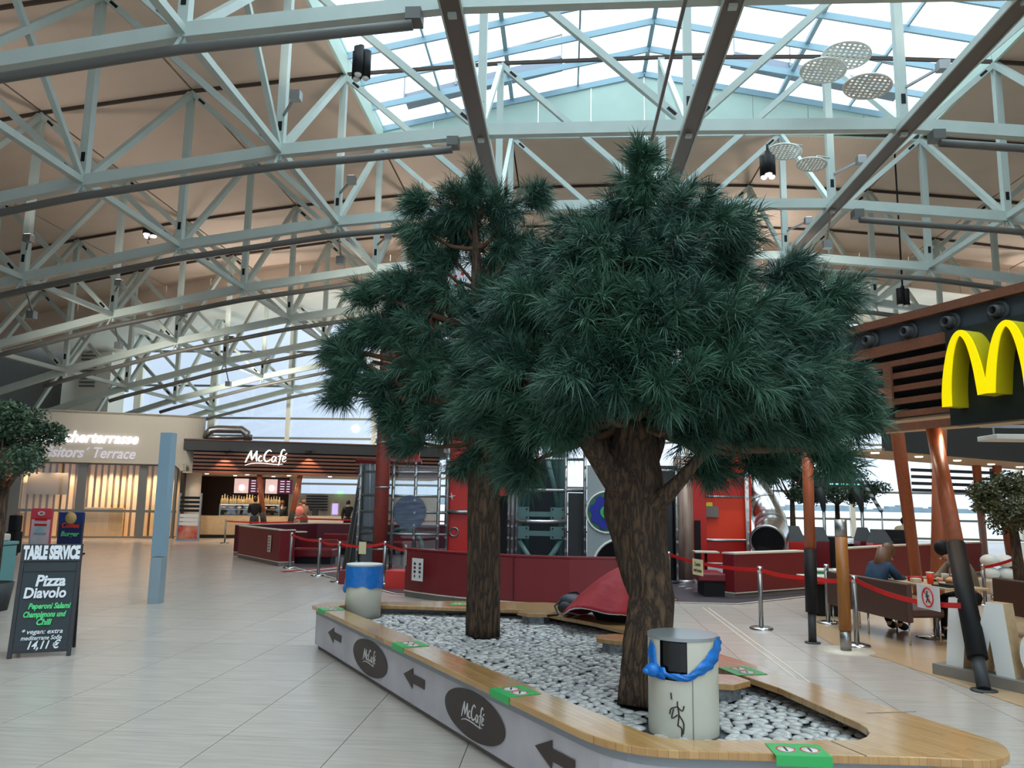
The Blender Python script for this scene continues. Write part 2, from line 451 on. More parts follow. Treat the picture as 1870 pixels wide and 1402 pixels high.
# ceiling: arched roof of flat panels with open joints, skylight bays left open
ce = bpy.data.objects.new('ceiling', None); C.objects.link(ce); ce['kind'] = 'structure'
jm = MB()
for i in range(-6, 6):
    ya, yb = rowy(i), min(rowy(i + 1), YROOF)
    if ya >= YROOF: continue
    for j in range(-4, 10):
        if 1 <= j < 5 and i < 3: continue
        a = Vector((colx(j), 0, zt(j) + .1)); b = Vector((colx(j + 1), 0, zt(j + 1) + .1)); d = (b - a).normalized() * .03
        up = Vector((-d.z, 0, d.x)).normalized() * .08
        vs = []
        for q in (a + d, b - d):
            for y in (ya + .03, yb - .03):
                for u in (0, 1): vs.append((q.x + up.x * u, y, q.z + up.z * u))
        MB().add(vs, [(0, 2, 6, 4), (1, 5, 7, 3), (0, 4, 5, 1), (2, 3, 7, 6), (0, 1, 3, 2), (4, 6, 7, 5)]).build('panel', M['roof'], ce)
        jm.add([(a.x, ya, a.z + .1), (b.x, ya, b.z + .1), (b.x, yb, b.z + .1), (a.x, yb, a.z + .1)], [(0, 1, 2, 3)])
jm.build('joint_backing', M['roofjoint'], ce)
# drop strip of upright panels where the tan roof ends
for j in range(-4, 10):
    for k in range(2):
        xa = colx(j + k / 2); xb = colx(j + k / 2 + .5); z1 = (zt(j) * (1 - k / 2) + zt(j + 1) * k / 2); z2 = (zt(j) * (.5 - k / 2) + zt(j + 1) * (.5 + k / 2))
        MB().add([(xa + .02, YROOF, z1 + .3), (xb - .02, YROOF, z2 + .3), (xb - .02, YROOF, z2 - 1.35), (xa + .02, YROOF, z1 - 1.35), (xa + .02, YROOF + .1, z1 + .3), (xb - .02, YROOF + .1, z2 + .3), (xb - .02, YROOF + .1, z2 - 1.35), (xa + .02, YROOF + .1, z1 - 1.35)],
                 [(0, 3, 2, 1), (4, 5, 6, 7), (0, 1, 5, 4), (3, 7, 6, 2), (0, 4, 7, 3), (1, 2, 6, 5)]).build('drop_panel', M['roof'], ce)
# pale ceiling over the end of the hall
pc = MB()
for j in range(-4, 10):
    pc.add([(colx(j), YROOF, zt(j) - .2), (colx(j + 1), YROOF, zt(j + 1) - .2), (colx(j + 1), YB, zt(j + 1) - .2), (colx(j), YB, zt(j) - .2)], [(0, 1, 2, 3)])
pc.build('pale_soffit', M['palewall'], ce)

# skylight over the middle: curb, gable, glazing bars and panes
YS0, YS1 = rowy(-6), rowy(3); CUR = .5
ZR = EYE + BAY * 3.2
sk = bpy.data.objects.new('window_1', None); C.objects.link(sk); sk['kind'] = 'structure'
eave = zt(1) + CUR + .1
for x, s_ in ((colx(1), 1), (colx(5), -1)):
    for i in range(-6, 3):
        MB().box((x + s_ * .04, (rowy(i) + rowy(i + 1)) / 2, zt(1) + .05 + CUR / 2), (.08, BAY - .02, CUR + .1)).build('curb_panel', M['curb'], sk)
gz = lambda x: eave + (ZR - eave) * (1 - abs(x - colx(3)) / (2 * WC))
zbg = lambda x: (zt(3) + .1) - (zt(3) - zt(1)) * (abs(x - colx(3)) / (2 * WC)) ** 2
for k in range(10):
    xa = colx(1) + k * .4 * WC; xb = xa + .4 * WC
    MB().add([(x, y, z) for x in (xa + .012, xb - .012) for y in (YS1, YS1 + .1) for z in (zbg(x) - .15, gz(x))], [(0, 4, 5, 1), (2, 3, 7, 6), (0, 2, 6, 4), (1, 5, 7, 3), (0, 1, 3, 2), (4, 6, 7, 5)]).build('gable_panel', M['curb'], sk)
MB().box((colx(3), YS1 - .06, zt(3) - .1), (4 * WC, .1, .16)).build('gable_rail', M['steel_white'], sk)
nb = 4; rs = BAY / 3
for k in range(int((YS1 - YS0) / rs) + 1):
    y = YS1 - k * rs - .02
    for s_ in (-1, 1):
        a = Vector((colx(3) + s_ * 2 * WC, y, eave)); b = Vector((colx(3), y, ZR))
        MB().beam(a, b, .07, .2).build('rafter', M['frame_blue'], sk)
for q in range(nb + 1):
    for s_ in (-1, 1):
        if q == nb and s_ == 1: continue
        x = colx(3) + s_ * 2 * WC * (1 - q / nb); z = eave + (ZR - eave) * q / nb
        MB().beam((x, YS0, z + .12), (x, YS1, z + .12), .13 if q in (0, 2, 4) else .06, .12).build('glazing_bar', M['frame_blue'], sk)
pane = None
for k in range(int((YS1 - YS0) / rs)):
    for q in range(nb):
        for s_ in (-1, 1):
            xa = 2 * WC / nb; dz = (ZR - eave) / nb
            if pane is None:
                pane = MB().add([(-xa / 2, -rs / 2, -dz / 2), (xa / 2, -rs / 2, dz / 2), (xa / 2, rs / 2, dz / 2), (-xa / 2, rs / 2, -dz / 2)], [(0, 1, 2, 3)]).build('pane', M['skyglass'], sk); o = pane
            else:
                o = pane.copy(); C.objects.link(o)
            o.location = (colx(3) + s_ * 2 * WC * (1 - (q + .5) / nb), YS1 - (k + .5) * rs, eave + (ZR - eave) * (q + .5) / nb + .19)
            o.scale = (-s_, 1, 1)
# plant platform with a rail on the glass roof
pl = thing('roof_walkway', 'dark maintenance walkway with rails lying on the glass roof', 'walkway', (colx(1) + 2.4, YS1 - .7, ZR - .9))
for s_ in (-1, 1):
    MB().beam((colx(3) + s_ * 8, YS1 - .7, eave + .62), (colx(3) + s_ * 2.8, YS1 - .7, ZR + .05), .5, .3).build('deck', mat('walkway_grey' + str(s_), rgb(158, 162, 176), .6), pl, world=True)
    MB().beam((colx(3) + s_ * 8, YS1 - 1, eave + 1.4), (colx(3) + s_ * 2.8, YS1 - 1, ZR + .9), .05, .05).build('rail', M['steel'], pl, world=True)
    for t in (0, .33, .66, 1):
        x = colx(3) + s_ * (8 - 5.2 * t); z = eave + .62 + (ZR + .05 - eave - .62) * t
        MB().beam((x, YS1 - 1, z), (x, YS1 - 1, z + .85), .05, .05).build('rail_post', M['steel'], pl, world=True)

# end wall with the tall glass front
ZG0, ZG1 = .1, 12.3
struct('wall_back', MB().box(((XL + XR) / 2, YB + .15, ZG1 + 2.2), (XR - XL, .3, 4.4)), M['palewall'])
MB().box(((XL + XR) / 2, YB - .05, ZG1 + 1.15), (XR - XL, .08, .1)).build('trim_1', M['mullion'])['kind'] = 'structure'
win = bpy.data.objects.new('window_2', None); C.objects.link(win); win['kind'] = 'structure'
xs = [XL]
for px in (262, 398, 535, 690): xs.append(atY(px, 640, YB).x)
while xs[-1] < XR - 5: xs.append(xs[-1] + 4.55)
xs.append(XR)
zs = [ZG0, atY(600, 801, YB).z, atY(600, 765, YB).z, atY(600, 706, YB).z, atY(600, 643, YB).z, ZG1]
for n_, x in enumerate(xs): MB().box((x, YB - .1, (ZG0 + ZG1) / 2), (.42 if n_ in (1, 2) else .24, .3, ZG1 - ZG0)).build('mullion', M['palewall'], win)
for z in zs + [2.6, 1.1]: MB().box(((XL + XR) / 2, YB - .05, z), (XR - XL, .14, .12)).build('transom', M['mullion'], win)
zz = sorted(zs)
for a, b in zip(xs[:-1], xs[1:]):
    for c, d in zip(zz[:-1], zz[1:]):
        MB().box(((a + b) / 2, YB, (c + d) / 2), (b - a - .1, .03, d - c - .05)).build('pane', M['glass'], win)
struct('wall_left', MB().box((XL - .15, (YB + YREAR) / 2, 6), (.3, YB - YREAR, 12)), M['darkwall'])
struct('wall_right', MB().box((XR + .15, (YB + YREAR) / 2, 6), (.3, YB - YREAR, 12)), M['palewall'])
# rear glass front behind the viewer
wr = bpy.data.objects.new('window_3', None); C.objects.link(wr); wr['kind'] = 'structure'
MB().box(((XL + XR) / 2, YREAR, 5), (XR - XL, .04, 10)).build('pane', M['glass'], wr)
for k in range(13): MB().box((XL + (XR - XL) * k / 12, YREAR, 5), (.25, .3, 10)).build('mullion', M['steel_white'], wr)
struct('wall_rear', MB().box(((XL + XR) / 2, YREAR, 12.2), (XR - XL, .3, 4.4)), M['palewall'])

# ventilation shaft standing in front of the glass, left
sh = thing('ventilation_shaft', 'tall pale ventilation shaft with louvre grilles at far left', 'shaft', (atY(110, 700, 44.5).x, 44.5, 0))
xa, xb = atY(28, 640, 43.7).x, atY(205, 640, 43.7).x
MB().box(((xa + xb) / 2, 44.55, 5.0), (xb - xa, 1.6, 10.0)).build('body', M['palewall'], sh, world=True)
for (px0, px1, py0, py1) in ((72, 92, 600, 690), (152, 172, 625, 708)):
    p, q = atY(px0, py0, 43.7), atY(px1, py1, 43.7)
    n_ = 12
    for k in range(n_):
        MB().box(((p.x + q.x) / 2, 43.72, q.z + (p.z - q.z) * (k + .5) / n_), (q.x - p.x, .12, .09)).build('louvre', M['mullion'], sh, world=True)

# ---------------------------------------------------------------- outdoors
gr = MB().box((0, 700, -6.2), (2400, 1290, .4))
gm = mat('winter_apron', rgb(205, 208, 205), .8, col2=rgb(150, 158, 160), scale=.02, stretch=(1, 5, 1))
struct('apron', gr.xf(Matrix.Identity(4)), gm)
hb = MB(); random.seed(3)
vs = []
for k in range(121):
    x = -1000 + k * 17; h = 6 + 6 * noise.noise(Vector((k * .35, 0, 0))) + random.uniform(0, 2)
    hb.box((x, 1290, h / 2 - 6), (17.2, 20, h + 2))
tag(hb.build('treeline', mat('far_trees', rgb(118, 136, 148), .9, var=.1, scale=.05)), 'long hazy blue tree line on the horizon outside', 'trees', kind='stuff')

# ================================================================== ROOF TRUSSES
ordn = ['nearest', 'second', 'third', 'fourth', 'fifth', 'sixth', 'seventh', 'eighth']
for i in range(8):
    y = rowy(i)
    t = thing('roof_truss', f'pale steel arched roof truss across the hall, {ordn[i]} from the viewer', 'truss', (X0, y, zb(3)), group='arched roof trusses')
    bc = MB(); tcd = MB()
    js = list(range(-3, 10))
    for a, b in zip(js[:-1], js[1:]):
        bc.beam((colx(a), y, zb(a)), (colx(b), y, zb(b)), .19, .26)
        tcd.beam((colx(a), y, zt(a) + .05), (colx(b), y, zt(b) + .05), .06, .1)
    bc.build('bottom_chord', M['steel_white'], t, world=True); tcd.build('top_chord', M['roofjoint'], t, world=True)
    sm = MB()
    for j in js[1:-1]:
        MB().beam((colx(j), y, zb(j)), (colx(j), y, zt(j)), .18, .18, (0, 1, 0)).build('post', M['steel_white'], t, world=True)
        sm.box((colx(j), y - .093, zb(j) + .55), (.09, .01, .22))
        MB().box((colx(j), y, zb(j) - .17), (.14, .12, .14)).build('node_plate', M['steel_white'], t, world=True)
        # webs fall towards the middle
        if j < 3: a, b = (j - 1, j)
        elif j > 3: a, b = (j + 1, j)
        else: continue
        for (a, b) in ([(a, b)] if j not in (2, 4) else [(a, b), (j, 3)]):
            A = Vector((colx(a), y, zt(a))); B = Vector((colx(b), y, zb(b)))
            MB().beam(A, B, .15, .15, (0, 1, 0)).build('diagonal', M['steel_white'], t, world=True)
            for q in (.08, .92):
                c = A.lerp(B, q); d = (B - A).normalized()
                sm.beam(c - d * .12 + Vector((0, -.078, 0)), c + d * .12 + Vector((0, -.078, 0)), .008, .07, (1, 0, 0) if False else d.cross(Vector((0, 1, 0))))
    sm.build('slots', M['black'], t, world=True, kind='stuff')
    # dark service pipes hung below the chord, open between the two walkway rails
    for side, (a, b), wd in (('left', (-2, 2), 'left'), ('right', (4, 8), 'right')):
        p = MB(); pts = []
        for k in range(25):
            jj = a + (b - a) * k / 24
            if side == 'left': jj -= .13
            else: jj += .13
            j0 = math.floor(jj); fr = jj - j0
            pts.append((colx(jj), y - .3, (zb(j0) * (1 - fr) + zb(j0 + 1) * fr) - .50))
        o = thing('service_pipe', f'dark grey curved pipe under the {wd} half of the {ordn[i]} truss', 'pipe', pts[12], group='pipes under the trusses')
        p.tube(pts, .085, 10).build('pipe_run', M['pipe'], o, world=True)
        end = pts[-1] if side == 'left' else pts[0]
        MB().box((end[0], end[1] + .12, end[2] + .2), (.25, .3, .2)).build('end_bracket', M['pipe'], o, world=True)
        for jj in range(a + 1, b):
            if jj == 0 and False: continue
            MB().beam((colx(jj), y - .3, zb(jj) - .48), (colx(jj), y - .05, zb(jj) - .08), .05, .03).build('hanger', M['steel_white'], o, world=True)

# longitudinal members between the trusses
nm = {-3: 'outermost left', -2: 'second from the left', -1: 'third from the left', 0: 'fourth from the left', 1: 'just left of the skylight', 5: 'just right of the skylight', 6: 'second right of the skylight', 7: 'third right of the skylight', 8: 'fourth right of the skylight'}
for j, tx in nm.items():
    t = thing('tie_beam', f'pale straight tie beam with braces running down the hall, {tx}', 'beam', (colx(j), rowy(0), zb(j)), group='tie beams along the hall')
    for i in range(-1, 8):
        a = (colx(j), rowy(i), zb(j)); b = (colx(j), min(rowy(i + 1), YB - .3), zb(j))
        MB().beam(a, b, .15, .15).build('tie', M['steel_white'], t, world=True)
        if i < 7: MB().beam((colx(j), rowy(i + 1) - .02, zt(j) - .05), a, .15, .15).build('brace', M['steel_white'], t, world=True)
        if i == 0: MB().beam((colx(j), rowy(0), zt(j)), (colx(j), rowy(1), zb(j)), .12, .12).build('brace', M['steel_white'], t, world=True)
for j, tx in ((2, 'left of the two trees'), (3, 'in the middle of the hall'), (4, 'right of the middle')):
    t = thing('walkway_rail', f'wide dark brown rail hung under the trusses, {tx}', 'rail', (colx(j), rowy(0), zb(j)), group='dark rails under the skylight')
    z = zb(j) - .16; ya, yb = rowy(-2), rowy(6)
    MB().box((colx(j), (ya + yb) / 2, z), (.34, yb - ya, .05)).build('web_plate', M['rail'], t, world=True)
    for s_ in (-1, 1): MB().box((colx(j) + s_ * .17, (ya + yb) / 2, z + .03), (.03, yb - ya, .14)).build('flange', M['steel_white'], t, world=True)
    for i in range(-1, 6):
        MB().beam((colx(j), rowy(i + 1), zt(j) - .05), (colx(j), rowy(i), zb(j)), .12, .12).build('brace', M['steel_white'], t, world=True)
    if j == 3:
        MB().box((colx(j) - .75, (ya + yb) / 2, z + .05), (.06, yb - ya, .06)).build('cable_track', M['rail'], t, world=True)
        for k in range(12): MB().box((colx(j) - .4, ya + (yb - ya) * (k + .5) / 12, z + .05), (.7, .03, .03)).build('rung', M['rail'], t, world=True)

# ================================================================== HALL LIGHTS
def downlight(x, y, z, top, label, lit=True, n=3, r=.13, h=.55, power=60):
    t = thing('pendant_downlight', label, 'lamp', (x, y, z), group='black pendant downlights')
    t['group'] = 'black pendant downlights'
    MB().tube([(0, 0, h), (0, 0, top - z)], .03, 8).build('rod', M['black'], t)
    MB().tube([(0, 0, h), (0, 0, h + .1)], .06, 10).build('canopy', M['black'], t)
    for k in range(n):
        a = 2 * PI * k / n + .4; cx, cy = math.cos(a) * r * .62, math.sin(a) * r * .62
        o = MB().tube([(cx, cy, .06), (cx, cy, h)], r * .56, 14).build('can', M['black'], t)
        MB().ell((cx, cy, .045), (r * .42, r * .42, .05)).build('bulb', M['cool'] if lit else M['whitegloss'], o)
    if lit:
        l = bpy.data.lights.new('downlight', 'SPOT'); l.energy = power; l.spot_size = 1.6; l.color = (1, .86, .84); l.shadow_soft_size = .15
        lo = bpy.data.objects.new('spot', l); C.objects.link(lo); lo.location = (x, y, z - .05)


p = atY(657, 145, 14.0); downlight(p.x, p.y, p.z, zb(2) + .1, 'black three-can pendant lamp, unlit, against the skylight edge', False, h=.6, r=.17)
p = atY(1403, 325, 17.5); downlight(p.x, p.y, p.z, zb(4) + .2, 'black pendant lamp with pink-white bulbs above the right tree', True, h=.55, r=.16, power=500)
p = atY(272, 433, 22); downlight(p.x, p.y, p.z, zb(0) + .5, 'lit pendant lamp under the left part of the roof', True, h=.22, r=.2, power=500)
p = atY(1650, 560, 26); downlight(p.x, p.y, p.z, zt((p.x - X0) / WC + 3) + .15, 'thin far pendant lamp seen just above the brown canopy edge', False, n=2, h=.6, r=.2)


def reflector(px, py, Y, r, label, tilt=(-.05, .12)):
    """perforated round reflector: rim and a lattice of slats"""
    c = atY(px, py, Y)
    t = thing('round_reflector', label, 'reflector', c, group='perforated round reflectors')
    m = Matrix.Rotation(tilt[0], 3, 'X') @ Matrix.Rotation(tilt[1], 3, 'Y')
    mb = MB().tube([(r * math.cos(a * PI / 16), r * math.sin(a * PI / 16), 0) for a in range(33)], .022, 6, cap=False); mb.xf(m); mb.build('rim', M['white'], t)
    n_ = 9
    mb = MB()
    for k in range(n_):
        u = -r + 2 * r * (k + .5) / n_; h = math.sqrt(r * r - u * u)
        mb.box((u, 0, 0), (r * .11, 2 * h, .015)); mb.box((0, u, .004), (2 * h, r * .11, .015))
    mb.xf(m); mb.build('perforated_plate', M['whitegloss'], t)
    return t, c


ups = []
for (px, py, Y, r, lb) in ((1545, 102, 15.2, .46, 'upper right round perforated reflector of the near trio'), (1503, 129, 15.5, .44, 'left round perforated reflector of the near trio'), (1584, 158, 15.0, .44, 'lowest round perforated reflector of the near trio'),
                           (1432, 277, 19.6, .42, 'round perforated reflector beside the lit pendant lamp'), (1482, 300, 19.4, .36, 'small perforated reflector on the slanting brace, farther pair')):
    t, c = reflector(px, py, Y, r, lb)
    MB().tube([(0, 0, 0), (.15, 0, .22), (.55, .3, .3)], .02, 6).build('arm', M['steel_white'], t)
# uplights added on posts all along the hall to brighten the roof
k = 0
for i in (0, 1, 2, 3, 4, 5, 6):
    for j in (-1, 1, 4, 7):
        x, y, z = colx(j) + .22, rowy(i) - .1, zb(j) + .9
        lbl = {4: 'right of the middle rail', 1: 'at the left skylight edge', -1: 'in the left bays', 7: 'in the right bays'}[j]
        t = thing('added_roof_uplight', f'small grey uplight added on a post of the {ordn[i]} truss {lbl}', 'lamp', (x, y, z), group='added uplights on the truss posts')
        MB().beam((-.22, .1, -.1), (.33, -.6, .02), .05, .05).build('arm', M['steel'], t); MB().box((.33, -.6, .02), (.22, .2, .2)).build('housing', M['steel'], t); MB().box((.33, -.6, .125), (.18, .16, .012)).build('lens', mat('added_uplight_lens', (1, .93, .82, 1), emit=3) if k == 0 else bpy.data.materials['added_uplight_lens'], t); k += 1
        l = bpy.data.lights.new('uplight', 'SPOT'); l.energy = 70 if i < 5 else 260; l.spot_size = 2.7; l.spot_blend = 1; l.color = (1, .9, .82); l.shadow_soft_size = .2
        lo = bpy.data.objects.new('uplight', l); C.objects.link(lo); lo.location = (x + .55, y - .7, z + .2); lo.rotation_euler = (PI, 0, 0)
        if i in (2, 3, 5):   # spots added to brighten the shop fronts and end wall ahead
            l = bpy.data.lights.new('wash_fill', 'SPOT'); l.energy = {2: 330, 3: 480, 5: 1100}[i]; l.spot_size = 2.0; l.spot_blend = .8; l.color = (1, .93, .82); l.shadow_soft_size = .25
            lo = bpy.data.objects.new('wash_fill', l); C.objects.link(lo); lo.location = (x - .22, y + .75, z - 1.85); lo.rotation_euler = (PI / 2 + (.12 if i == 5 else -.3), 0, 0)
            MB().box((-.22, .62, -1.85), (.22, .2, .22)).build('added_wash_head', M['steel'], t); MB().beam((-.22, .62, -1.74), (-.22, .1, -.95), .04, .04).build('added_wash_arm', M['steel'], t)

# ================================================================== PLANTER BENCH
ZB = .5; ZP = .40
P0 = Vector((-3.06, 9.76)); P1 = Vector((.12, 4.76)); FD = (P1 - P0).normalized()


def arc(c0, c1, c2, n=6):
    return [tuple((1 - t) ** 2 * a + 2 * t * (1 - t) * b + t * t * c for a, b, c in zip(c0, c1, c2)) for t in [k / n for k in range(n + 1)]]


def xy(v): return (v.x, v.y)


tip = [xy(at(1770, 1387, ZB)), xy(at(1885, 1390, ZB)), xy(at(1824, 1354, ZB))]
outer = [(-3.06, 9.76)] + arc((.10, 4.80), (.30, 4.50), (.62, 4.50)) + [xy(at(1418, 1375, ZB)), xy(at(1691, 1383, ZB))] + arc(*tip, n=10) + [xy(at(1653, 1300, ZB)), xy(at(1500, 1252, ZB)), xy(at(1301, 1189, ZB)), (1.0, 8.6), (.75, 9.9), (.42, 10.4), (-.2, 10.6), (-1.41, 10.52), (-2.98, 10.06)]
inner = [(-2.70, 9.66)] + arc((-2.73, 9.82), (-2.6, 9.97), (-2.42, 9.95), 4) + [(-.49, 9.85), (-.28, 9.65), (.34, 8.95), (.80, 8.25), (.98, 7.6), (1.2, 6.85), (1.55, 6.07)] + arc((1.76, 5.3), (1.88, 4.98), (1.66, 4.82), 5) + [(1.14, 4.75)] + arc((.72, 4.70), (.55, 4.70), (.44, 4.86), 4)
c_ = outer; cen = Vector((-.2, 7.6))


def inset(poly, d):
    n = len(poly); out = []
    ar = sum(poly[i][0] * poly[(i + 1) % n][1] - poly[(i + 1) % n][0] * poly[i][1] for i in range(n)); sg = 1 if ar > 0 else -1
    for i in range(n):
        a, b, c = Vector(poly[i - 1]), Vector(poly[i]), Vector(poly[(i + 1) % n]); u = (b - a).normalized(); v = (c - b).normalized()
        nn = (Vector((-u.y, u.x)) + Vector((-v.y, v.x))).normalized(); k = max(.5, nn.dot(Vector((-u.y, u.x))))
        out.append(tuple(b + nn * sg * d / k))
    return out


bn = thing('planter_bench', 'long wooden planter bench with brown oval prints around two pine trees', 'bench', (-.2, 7.6, 0))
MB().prism(outer, ZB - .045, ZB, [inner]).build('seat_top', M['bench'], bn, world=True, bevel=.006)
MB().prism(inset(outer, .05), .05, ZB - .05, [inset(outer, .12)]).build('side_panel', M['concrete'], bn, world=True)
MB().prism(inset(outer, .09), 0, .05, [inset(outer, .13)]).build('plinth', M['plinth'], bn, world=True)
MB().prism(inset(outer, .121), 0.06, ZP - .04).build('gravel_bed', mat('gravel_bed', rgb(74, 82, 92), .5), bn, world=True)
# grey strip running just under the seat
MB().prism(inset(outer, .045), ZB - .1, ZB - .05, [inset(outer, .07)]).build('under_seat_strip', mat('strip_grey', rgb(140, 146, 152), .5), bn, world=True)
MB().beam((1.93, 5.42, ZB + .001), (1.55 + .72, 5.5, ZB + .001), .006, .003).build('board_joint', M['plinth'], bn, world=True)
MB().beam((1.60, 4.52, ZB + .001), (1.50, 4.77, ZB + .001), .005, .003).build('board_joint', M['plinth'], bn, world=True)

FN = Vector((FD.y, -FD.x, 0)) * 1  # outward normal of the printed front
if FN.dot(Vector((-1, -1, 0))) < 0: FN = -FN
pw = Vector((P0.x, P0.y, 0)) - FN * .05
up3 = Vector((0, 0, 1)); fd3 = Vector((FD.x, FD.y, 0))


def wallpt(px, py): return at_wall(px, py, pw + FN * .004, fd3)


for (cx, cy, wpx, hpx) in ((675, 1193, 62, 75), (864, 1288, 107, 106)):
    c = wallpt(cx, cy); a = wallpt(cx - wpx / 2, cy); b = wallpt(cx + wpx / 2, cy); rw = (b - a).length / 2
    rh = .168
    mb = MB(); N = 36
    ring = [c + fd3 * math.cos(2 * PI * k / N) * rw + up3 * math.sin(2 * PI * k / N) * rh for k in range(N)]
    c.z = .235
    ring = [c + fd3 * math.cos(2 * PI * k / N) * rw + up3 * math.sin(2 * PI * k / N) * rh for k in range(N)]
    mb.add([v for v in ring] + [v + FN * .003 for v in ring], [tuple(range(N, 2 * N))] + [(k, (k + 1) % N, N + (k + 1) % N, N + k) for k in range(N)])
    o = mb.build('oval_print', M['print'], bn, world=True, label='brown oval print with white script')
    cafe_sign('script_lettering', M['whiteprint'], o, c + FN * .003 + up3 * .01, fd3, .15 * 1.25, .002)
ARW = [(-.5, 0), (-.05, .5), (-.05, .22), (.5, .22), (.5, -.22), (-.05, -.22), (-.05, -.5)]
for (cx, cy, wpx) in ((611, 1157, 24), (756, 1232, 38), (1012, 1361, 70)):
    c = wallpt(cx, cy); c.z = .265; wd = (wallpt(cx + wpx / 2, cy) - wallpt(cx - wpx / 2, cy)).length
    q = [c + fd3 * x * wd + up3 * z * .17 for x, z in ARW]; n = len(q)
    MB().add(q + [v + FN * .003 for v in q], [tuple(range(2 * n - 1, n - 1, -1))] + [(k, (k + 1) % n, n + (k + 1) % n, n + k) for k in range(n)]).build('arrow_print', M['print'], bn, world=True, label='brown arrow print pointing left')
# little seats on printed stumps along the inner edge
gravelprint = mat('stump_print', rgb(150, 154, 156), .4, col2=rgb(84, 90, 94), scale=22)
for (x, y, rz_) in ((-.32, 9.62, .1), (.52, 7.98, .5), (1.16, 6.25, -.2)):
    s_ = MB().prism([(x + .2 * math.cos(rz_ + k * PI / 3) * .8, y + .2 * math.sin(rz_ + k * PI / 3) * .8) for k in range(6)], ZP - .02, ZB - .03).build('stump', gravelprint, bn, world=True)
    MB().prism([(x + .23 * math.cos(rz_ + k * PI / 3), y + .2 * math.sin(rz_ + k * PI / 3)) for k in range(6)], ZB - .03, ZB + .012).build('seat_tab', M['bench'], s_, world=True, bevel=.004)
# green distance stickers wrapped over the edge
stick = [(.33, 'far left corner'), (2.4, 'a'), (4.12, 'b')]


def sticker(c, ux, L, W, front=True):
    ux = Vector((ux[0], ux[1], 0)).normalized(); uy = Vector((-ux.y, ux.x, 0))
    m = Matrix((ux, uy, Vector((0, 0, 1)))).transposed()
    mb = MB().box((0, 0, .0015), (L, W, .003))
    if front: mb.box((0, -W / 2 - .002, -.024), (L, .003, .05))
    mb.xf(m.to_4x4()); mb.v = [(v[0] + c[0], v[1] + c[1], v[2] + ZB + .001) for v in mb.v]
    o = mb.build('distance_sticker', M['green'], bn, world=True)
    for s_ in (-1, 1):
        q = Vector((c[0], c[1], ZB + .005)) + ux * s_ * L * .22
        MB().lathe([(0, .001), (W * .24, .001), (W * .24, 0)], q, 20).build('sticker_disc', M['whiteprint'], o, world=True)
        MB().lathe([(W * .2, .0016), (W * .235, .0016)], q, 20).build('red_ring', M['belt'], o, world=True)
        MB().box(q + Vector((0, 0, .0018)), (.012, .07, .001)).build('figure_mark', M['print'], o, world=True)


Fw = lambda px, py: at(px, py, ZB)
for (px, py) in ((600, 1112), (757, 1176), (952, 1261)):
    c = Fw(px, py); tt = (Vector((c.x, c.y)) - P0).dot(FD); q = P0 + FD * tt; q = Vector((q.x, q.y, 0)) - FN * .125
    sticker((q.x, q.y), fd3, .28, .25)
sticker((1.26, 4.575), (1, .02, 0), .29, .22)
q = Fw(1356, 1225); sticker((q.x, q.y), (.3, -.95, 0), .3, .26, False)
q = Fw(845, 1103); sticker((q.x, q.y), (1, .05, 0), .3, .26, False)

b2 = at(1172, 1282, ZP); b1 = at(883, 1158, ZP)
# pebbles: the nearest 300 as stones of their own, the rest joined
random.seed(11)


def inside(x, y, poly):
    c = False; n = len(poly)
    for i in range(n):
        (x1, y1), (x2, y2) = poly[i], poly[i - 1]
        if (y1 > y) != (y2 > y) and x < (x2 - x1) * (y - y1) / (y2 - y1) + x1: c = not c
    return c


def pebble(seed, n=8):
    r = random.Random(seed); prof = [(1, -.3), (.96, .12), (.62, .42)]
    ang = [2 * PI * k / n + r.uniform(-.2, .2) for k in range(n)]; rr = [r.uniform(.82, 1.12) for _ in range(n)]
    vs = [(math.cos(a) * q * s_, math.sin(a) * q * s_, z) for s_, z in prof for a, q in zip(ang, rr)] + [(0, 0, .5)]
    fs = [(i * n + k, i * n + (k + 1) % n, (i + 1) * n + (k + 1) % n, (i + 1) * n + k) for i in range(2) for k in range(n)] + [(2 * n + k, 2 * n + (k + 1) % n, 3 * n) for k in range(n)]
    return vs, fs


def gravel_mat():
    m = tinted(mat('river_pebble', rgb(188, 187, 184), .16, coat=.5, var=.07, scale=30), .13); return m


GM = gravel_mat(); kinds = [pebble(k) for k in range(5)]
GMs = bpy.data.materials.new('river_pebbles'); GMs.use_nodes = True; nn = GMs.node_tree; pb = nn.nodes['Principled BSDF']
tt = nn.nodes.new('ShaderNodeTexCoord'); vv = nn.nodes.new('ShaderNodeTexVoronoi'); vv.inputs['Scale'].default_value = 14; rmp = nn.nodes.new('ShaderNodeValToRGB')
rmp.color_ramp.elements[0].color = rgb(140, 142, 146); rmp.color_ramp.elements[1].color = rgb(212, 209, 204)
nn.links.new(tt.outputs['Object'], vv.inputs['Vector']); sp_ = nn.nodes.new('ShaderNodeSeparateColor'); nn.links.new(vv.outputs['Color'], sp_.inputs[0]); nn.links.new(sp_.outputs[0], rmp.inputs[0]); nn.links.new(rmp.outputs[0], pb.inputs['Base Color'])
pb.inputs['Roughness'].default_value = .16; pb.inputs['Coat Weight'].default_value = .5
sites = []; st = .084; bedp = inset(outer, .16); innp = inset(inner, -.25)
for a in range(int(5.6 / st)):
    for b in range(int(7 / st)):
        x = -2.9 + (a + .5 * (b % 2) + random.uniform(-.28, .28)) * st; y = 4.35 + (b + random.uniform(-.28, .28)) * st * .9
        if inside(x, y, bedp) and inside(x, y, innp) and min(math.hypot(x - a_, y - b_) - r_ for a_, b_, r_ in ((.77, 5.36, .24), (-2.42, 9.72, .235), (b2.x, b2.y, .19), (b1.x, b1.y, .19))) > 0: sites.append((x, y))
